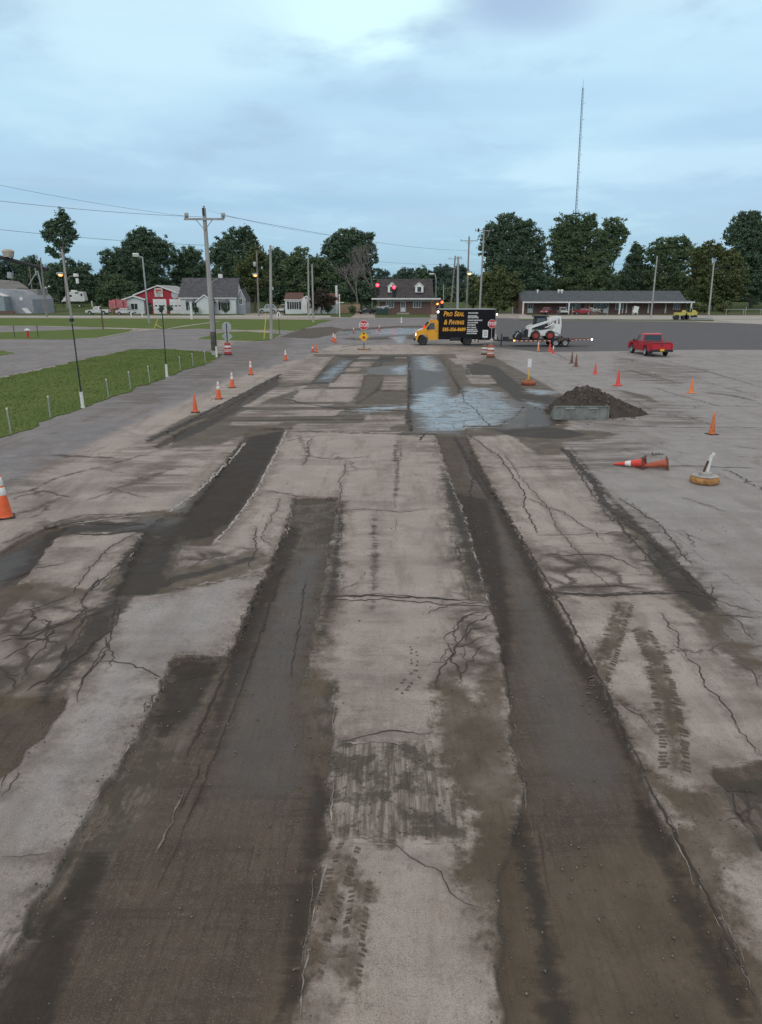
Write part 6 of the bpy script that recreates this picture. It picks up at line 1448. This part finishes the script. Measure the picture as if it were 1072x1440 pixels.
def leaves(pts, size):
    n = len(pts); a = rng.normal(0, 1, (n, 3)); a /= np.linalg.norm(a, axis=1)[:,None]
    r = rng.normal(0, 1, (n, 3)); b = np.cross(a, r); b /= np.linalg.norm(b, axis=1)[:,None]+1e-9
    s = (size*rng.uniform(.6, 1.4, n))[:,None]; a *= s; b *= s*.6
    V = np.stack([pts-a, pts-b*.9+a*.1, pts+a, pts+b*.9+a*.1], 1).reshape(-1, 3)
    return V, np.arange(4*n).reshape(-1, 4)
def tree(name, label, lobes, Y, base, m=LD, dens=1.0, size=.30, trunk_r=.35, cat='tree', grp='trees behind the houses', trunk_m=None, spread=1.0, gap=.0):
    bx, by = base; gz = hill(Y) if by is None else None
    bp = Vector(at(bx, by if by else 430, Y)); 
    bp.z = hill(Y) if Y > 150 else 0
    t = thing(name, label, cat, bp, 0, grp); K = mpp(Y); pts = []; cs = []
    for (cx, cy, rx, ry) in lobes:
        c = np.array(at(cx, cy, Y))-np.array(bp); R = np.array([rx*K, min(rx, ry)*K*.85, ry*K]); cs.append((c, R))
        vol = R[0]*R[2]*R[1]; nc = int(26+vol**.62*7)
        for k in range(nc):
            d = rng.normal(0, 1, 3); d /= np.linalg.norm(d); rr = (rng.random()**.36)*rng.uniform(.74, 1.18)
            cc = c+d*R*rr; cr = rng.uniform(.45, 1.15)*(.42+.14*vol**.333)*spread
            n = int(dens*rng.uniform(34, 78)*(cr/.9)**1.5); q = rng.normal(0, 1, (n, 3)); q *= (cr*.52); q[:,2] *= .7
            pts.append(cc+q)
    pts = np.concatenate(pts); pts = pts[pts[:,2] > .1]
    V_, F_ = leaves(pts, size); o = npmesh('crown', V_, F_, m); o.parent = t
    B = MB(); top = cs[0][0]; low = Vector((0, 0, -.3)); fork = Vector((float(top[0])*.35, 0, max(1.5, float(min(c[2]-R[2]*.4 for c, R in cs)))))
    B.tube(low, fork, trunk_r, trunk_r*.75, n=8)
    for c, R in cs:
        e = Vector(c); mid = fork.lerp(e, .5)+Vector((random.uniform(-.5,.5), 0, random.uniform(0,.6))); B.tube(fork, mid, trunk_r*.55, trunk_r*.3, n=6); B.tube(mid, e, trunk_r*.3, trunk_r*.1, n=5)
        for k in range(4):
            d = Vector(rng.normal(0, 1, 3)).normalized(); B.tube(mid.lerp(e, .5), e+Vector((d.x*R[0]*.8, d.y*R[1]*.8, abs(d.z)*R[2]*.8)), trunk_r*.14, .03, n=4)
    B.build('trunk', trunk_m or M_BARK, t)
    return t
T = tree
T('tall_tree', 'tall narrow dark tree with its crown high above a bare pale trunk, left', [(88,303,6,9),(80,314,9,9),(93,315,10,10),(68,318,6,8),(70,330,9,10),(85,328,11,10),(101,328,7,9),(95,340,9,7),(80,342,8,6),(72,352,7,5),(90,352,6,4),(78,358,5,5)], 215, (95,428), LD, .8, trunk_m=M_BARKP, trunk_r=.45)
T('broad_tree', 'round dark tree below the tall bare-trunked tree behind the camper', [(98,385,28,22),(78,392,16,18),(118,398,18,20),(100,408,35,18)], 240, (98,428), LD)
T('leafy_tree', 'bluish dark tree at the far left edge above the grey workshop', [(10,378,18,16),(-12,385,22,25),(22,398,18,18),(-40,375,26,26)], 260, (8,425), LB)
T('leafy_tree', 'dark tree right of the hopper gantry behind the workshop', [(42,378,20,16),(55,392,18,16),(36,402,22,18),(60,412,14,14)], 250, (45,425), LD)
T('small_shrub', 'dark rounded shrub right of the workshop end', [(60,424,11,13),(68,430,8,8)], 200, (61,440), LD, 1, .25, .12, 'shrub')
T('broad_tree', 'large spreading dark tree left of the red garage', [(200,338,20,17),(180,352,20,15),(222,350,20,18),(158,366,18,15),(240,365,12,16),(195,375,38,24),(200,402,46,20),(175,395,22,20)], 245, (200,428), LD, 1, trunk_r=.6)
T('bushy_tree', 'lighter green bushy tree in front of the big dark tree left', [(162,402,20,15),(150,412,15,14),(178,412,16,13),(160,424,24,12)], 225, (162,430), LM)
T('broad_tree', 'dark tree in the gap between garage roof and white cottage chimney', [(266,362,16,16),(256,380,16,16),(278,380,16,18),(265,400,30,18)], 250, (266,428), LD)
T('broad_tree', 'tall domed dark tree rising behind the white cottage roof', [(341,334,20,15),(322,345,18,15),(306,357,14,14),(355,352,14,16),(330,368,34,20),(335,392,38,20)], 240, (332,428), LD, 1, trunk_r=.55)
T('leafy_tree', 'yellowish green tree leaning over the right end of the cottage roof', [(362,362,15,14),(350,380,18,18),(370,392,16,18),(352,404,18,14)], 205, (358,432), LY)
T('leafy_tree', 'dark tree behind the pale corner pole', [(390,362,16,13),(402,376,16,16),(380,385,18,20),(392,408,22,18)], 235, (390,430), LD)
T('leafy_tree', 'mid green spiky tree behind the low bungalow left part', [(421,360,14,12),(412,374,16,14),(430,378,15,16),(420,396,24,17)], 215, (418,430), LM)
T('leafy_tree', 'dark tree behind the two close bare poles', [(447,372,16,14),(458,390,18,18),(440,400,18,18),(455,415,20,14)], 220, (450,430), LM)
T('broad_tree', 'large tall dark tree left of the glowing signals', [(497,336,19,15),(478,341,17,14),(515,343,14,16),(463,352,13,13),(492,358,32,18),(520,365,12,20),(480,380,28,18),(505,388,24,18)], 225, (495,430), LD, 1, trunk_r=.6)
T('broad_tree', 'dark rounded tree in front at the bungalow fence', [(510,412,20,18),(490,408,16,18),(522,420,10,14)], 205, (508,436), LD)
T('ornamental_tree', 'brownish purple small tree before the bungalow rear wing', [(452,418,14,12),(462,426,12,10),(444,426,8,8)], 180, (452,440), leaf_mat('leaves_brown', (.05,.04,.035), (.085,.065,.05), (.07,.07,.045)), 1, .28, .2)
T('round_bush', 'round clipped green bush at the right end of the tan fence', [(495,435,5.5,5)], 183, (495,440), LM, 1, .2, .08, 'bush')
T('round_bush', 'dark shrub between bungalow pipe post and tan fence', [(461,433,4.5,6)], 181, (461,440), LD, 1, .2, .08, 'bush')
for px, lb in ((211,'left of the left garage door'),(227,'between the floodlight pole and the garage doors'),(239,'between the two white garage doors')):
    T('clipped_shrub', 'dark shrub '+lb, [(px,434,2.4,4.5)], 182, (px,440), LD, .8, .2, .08, 'shrub')
for px, lb in ((275,'under the left shuttered window of the white cottage'),(318,'under the right shuttered window of the white cottage')):
    T('clipped_shrub', 'dark shrub '+lb, [(px,435,3,4.5)], 180, (px,440), LD, .8, .2, .08, 'shrub')
# far line beyond the brick house
T('leafy_tree', 'dark spiky tree just left of the left signal beyond the brick roof', [(536,392,12,14),(545,402,14,14)], 300, (540,420), LB, grp='far trees beyond the brick house')
T('leafy_tree', 'distant bluish tree above the left dormer', [(572,386,15,10),(562,396,14,12),(580,398,12,14)], 330, (572,418), LB, grp='far trees beyond the brick house')
T('conical_tree', 'distant darker pointed tree above the brick roof between the dormers', [(592,383,8,8),(592,394,12,12)], 320, (592,418), LD, grp='far trees beyond the brick house')
T('leafy_tree', 'distant bluish tree right of the brick roof behind the cobra lamp', [(622,380,12,9),(608,390,14,12),(632,390,12,14),(620,405,22,18)], 330, (620,418), LB, grp='far trees beyond the brick house')
T('leafy_tree', 'distant bluish tree behind the pair of crossarm poles', [(648,384,14,11),(640,400,18,16),(655,412,16,14)], 310, (648,418), LB, grp='far trees beyond the brick house')
# right side
T('broad_tree', 'very large dark tree directly right of the truck behind poles', [(716,314,19,14),(694,327,15,14),(735,324,17,16),(688,345,14,18),(752,346,16,18),(718,345,34,22),(760,362,11,18),(730,372,36,20),(700,372,20,20),(745,392,34,20)], 225, (722,430), LD, 1.0, trunk_r=.7)
T('bushy_tree', 'light yellow-green bushy tree in front of the huge dark tree', [(700,388,18,13),(685,402,20,16),(718,404,18,17),(700,418,34,16)], 190, (700,438), LY, 1, .34)
T('low_tree', 'dark low tree left of the light green bushy one by the crossarm pole', [(665,395,12,14),(668,415,14,16)], 200, (666,436), LM, 1)
T('broad_tree', 'large mid green poplar crown rising left before the mast', [(800,318,22,15),(824,316,18,13),(790,336,18,18),(815,338,28,22),(798,362,28,22),(830,366,20,22),(812,392,38,22)], 232, (812,430), LM, 1, trunk_r=.7)
T('broad_tree', 'ragged-edged mid green tree leaning right beside the poplar crown', [(864,318,17,13),(852,334,14,16),(872,332,12,12),(858,352,16,16),(848,372,14,18),(846,396,24,20)], 226, (850,430), LM, .8, trunk_r=.5)
T('leafy_tree', 'dark narrow rounded tree in the gap behind the ranch roof', [(896,354,11,12),(893,370,13,15),(890,392,22,20),(906,388,14,20)], 236, (894,430), LD)
T('broad_tree', 'broad blue-green tree behind the slender pale pole at the ranch', [(934,345,15,12),(954,345,18,13),(922,358,15,13),(966,356,12,14),(942,366,28,17),(940,392,36,20)], 232, (942,430), LM, .75, trunk_r=.5)
T('broad_tree', 'lighter olive tree right of the ranch house end', [(1000,352,24,12),(985,366,18,15),(1025,366,22,17),(992,388,26,18),(1020,392,32,22),(1005,412,38,18)], 205, (1005,436), LY, 1, trunk_r=.5)
T('broad_tree', 'tall dark tree at the right edge of the photo', [(1050,310,20,14),(1036,325,16,14),(1068,322,18,18),(1052,342,26,20),(1078,350,26,24),(1060,372,28,22),(1062,400,34,22)], 215, (1058,432), LD, 1, trunk_r=.6)
T('broad_tree', 'dark tree just beyond the right edge', [(1110,320,28,20),(1100,350,34,26),(1115,385,36,30)], 220, (1110,432), LD, .7, trunk_r=.6)
T('low_hedge', 'low olive undergrowth between ranch end and rollers', [(975,432,9,6),(990,434,8,5),(1018,433,12,6)], 182, (985,440), LY, 1, .25, .1, 'bush')
# dead trees
def dead(label, px, py, top, Y, w):
    bp = Vector(at(px, py, Y)); bp.z = hill(Y); t = thing('dead_tree', label, 'dead tree', bp, 0, 'bare dead trees'); B = MB(); K = mpp(Y)
    def grow(p, d, L_, r, n):
        e = p+d*L_; B.tube(p, e, r, r*.6, n=5, cap=False)
        if n == 0: return
        for k in range(3 if n > 2 else 3):
            nd = (d+Vector((random.uniform(-.75,.75), random.uniform(-.5,.5), random.uniform(-.1,.5)))).normalized(); grow(e, nd, L_*random.uniform(.6,.85), r*.58, n-1)
    H_ = at(px, top, Y)[2]-bp.z; grow(Vector((0,0,-.2)), Vector((random.uniform(-.1,.1),0,1)).normalized(), H_*.34, .30, 5)
    m_ = mat('grey_pink_bark', (.22,.185,.18), .95, var=.25) if 'grey_pink_bark' not in bpy.data.materials else bpy.data.materials['grey_pink_bark']
    B.build('branches', m_, t)
dead('bare grey-pink dead tree with fine twigs against the big dark tree', 504, 432, 372, 202, 1)
dead('bare pale dead tree reaching up right at the dark tree edge', 523, 430, 352, 204, 1)
T('tree_line', 'dark green undergrowth filling the view beneath the trees behind all houses', [(-60+i*30, 418+((i*7) % 5-2)*2, 22, 12) for i in range(42)]+[(100+i*27, 402+((i*11) % 7-3)*3, 22, 17) for i in range(16)]+[(690+i*28, 408+((i*5) % 7-3)*2, 22, 14) for i in range(15)], 262, (536,428), LD, .55, .6, .01, 'woodland', None)
o = [o for o in bpy.data.objects if o.name.startswith('tree_line')][0]
cr = [c for c in o.children if c.name.startswith('crown')][0]
for c in list(o.children):
    if c is not cr: bpy.data.objects.remove(c)
loc = o.location.copy(); bpy.data.objects.remove(o); cr.parent = None; cr.location = loc; cr.name = 'far_undergrowth'
tag(cr, 'dark green undergrowth filling the view beneath the trees behind the houses', 'undergrowth', kind='stuff')
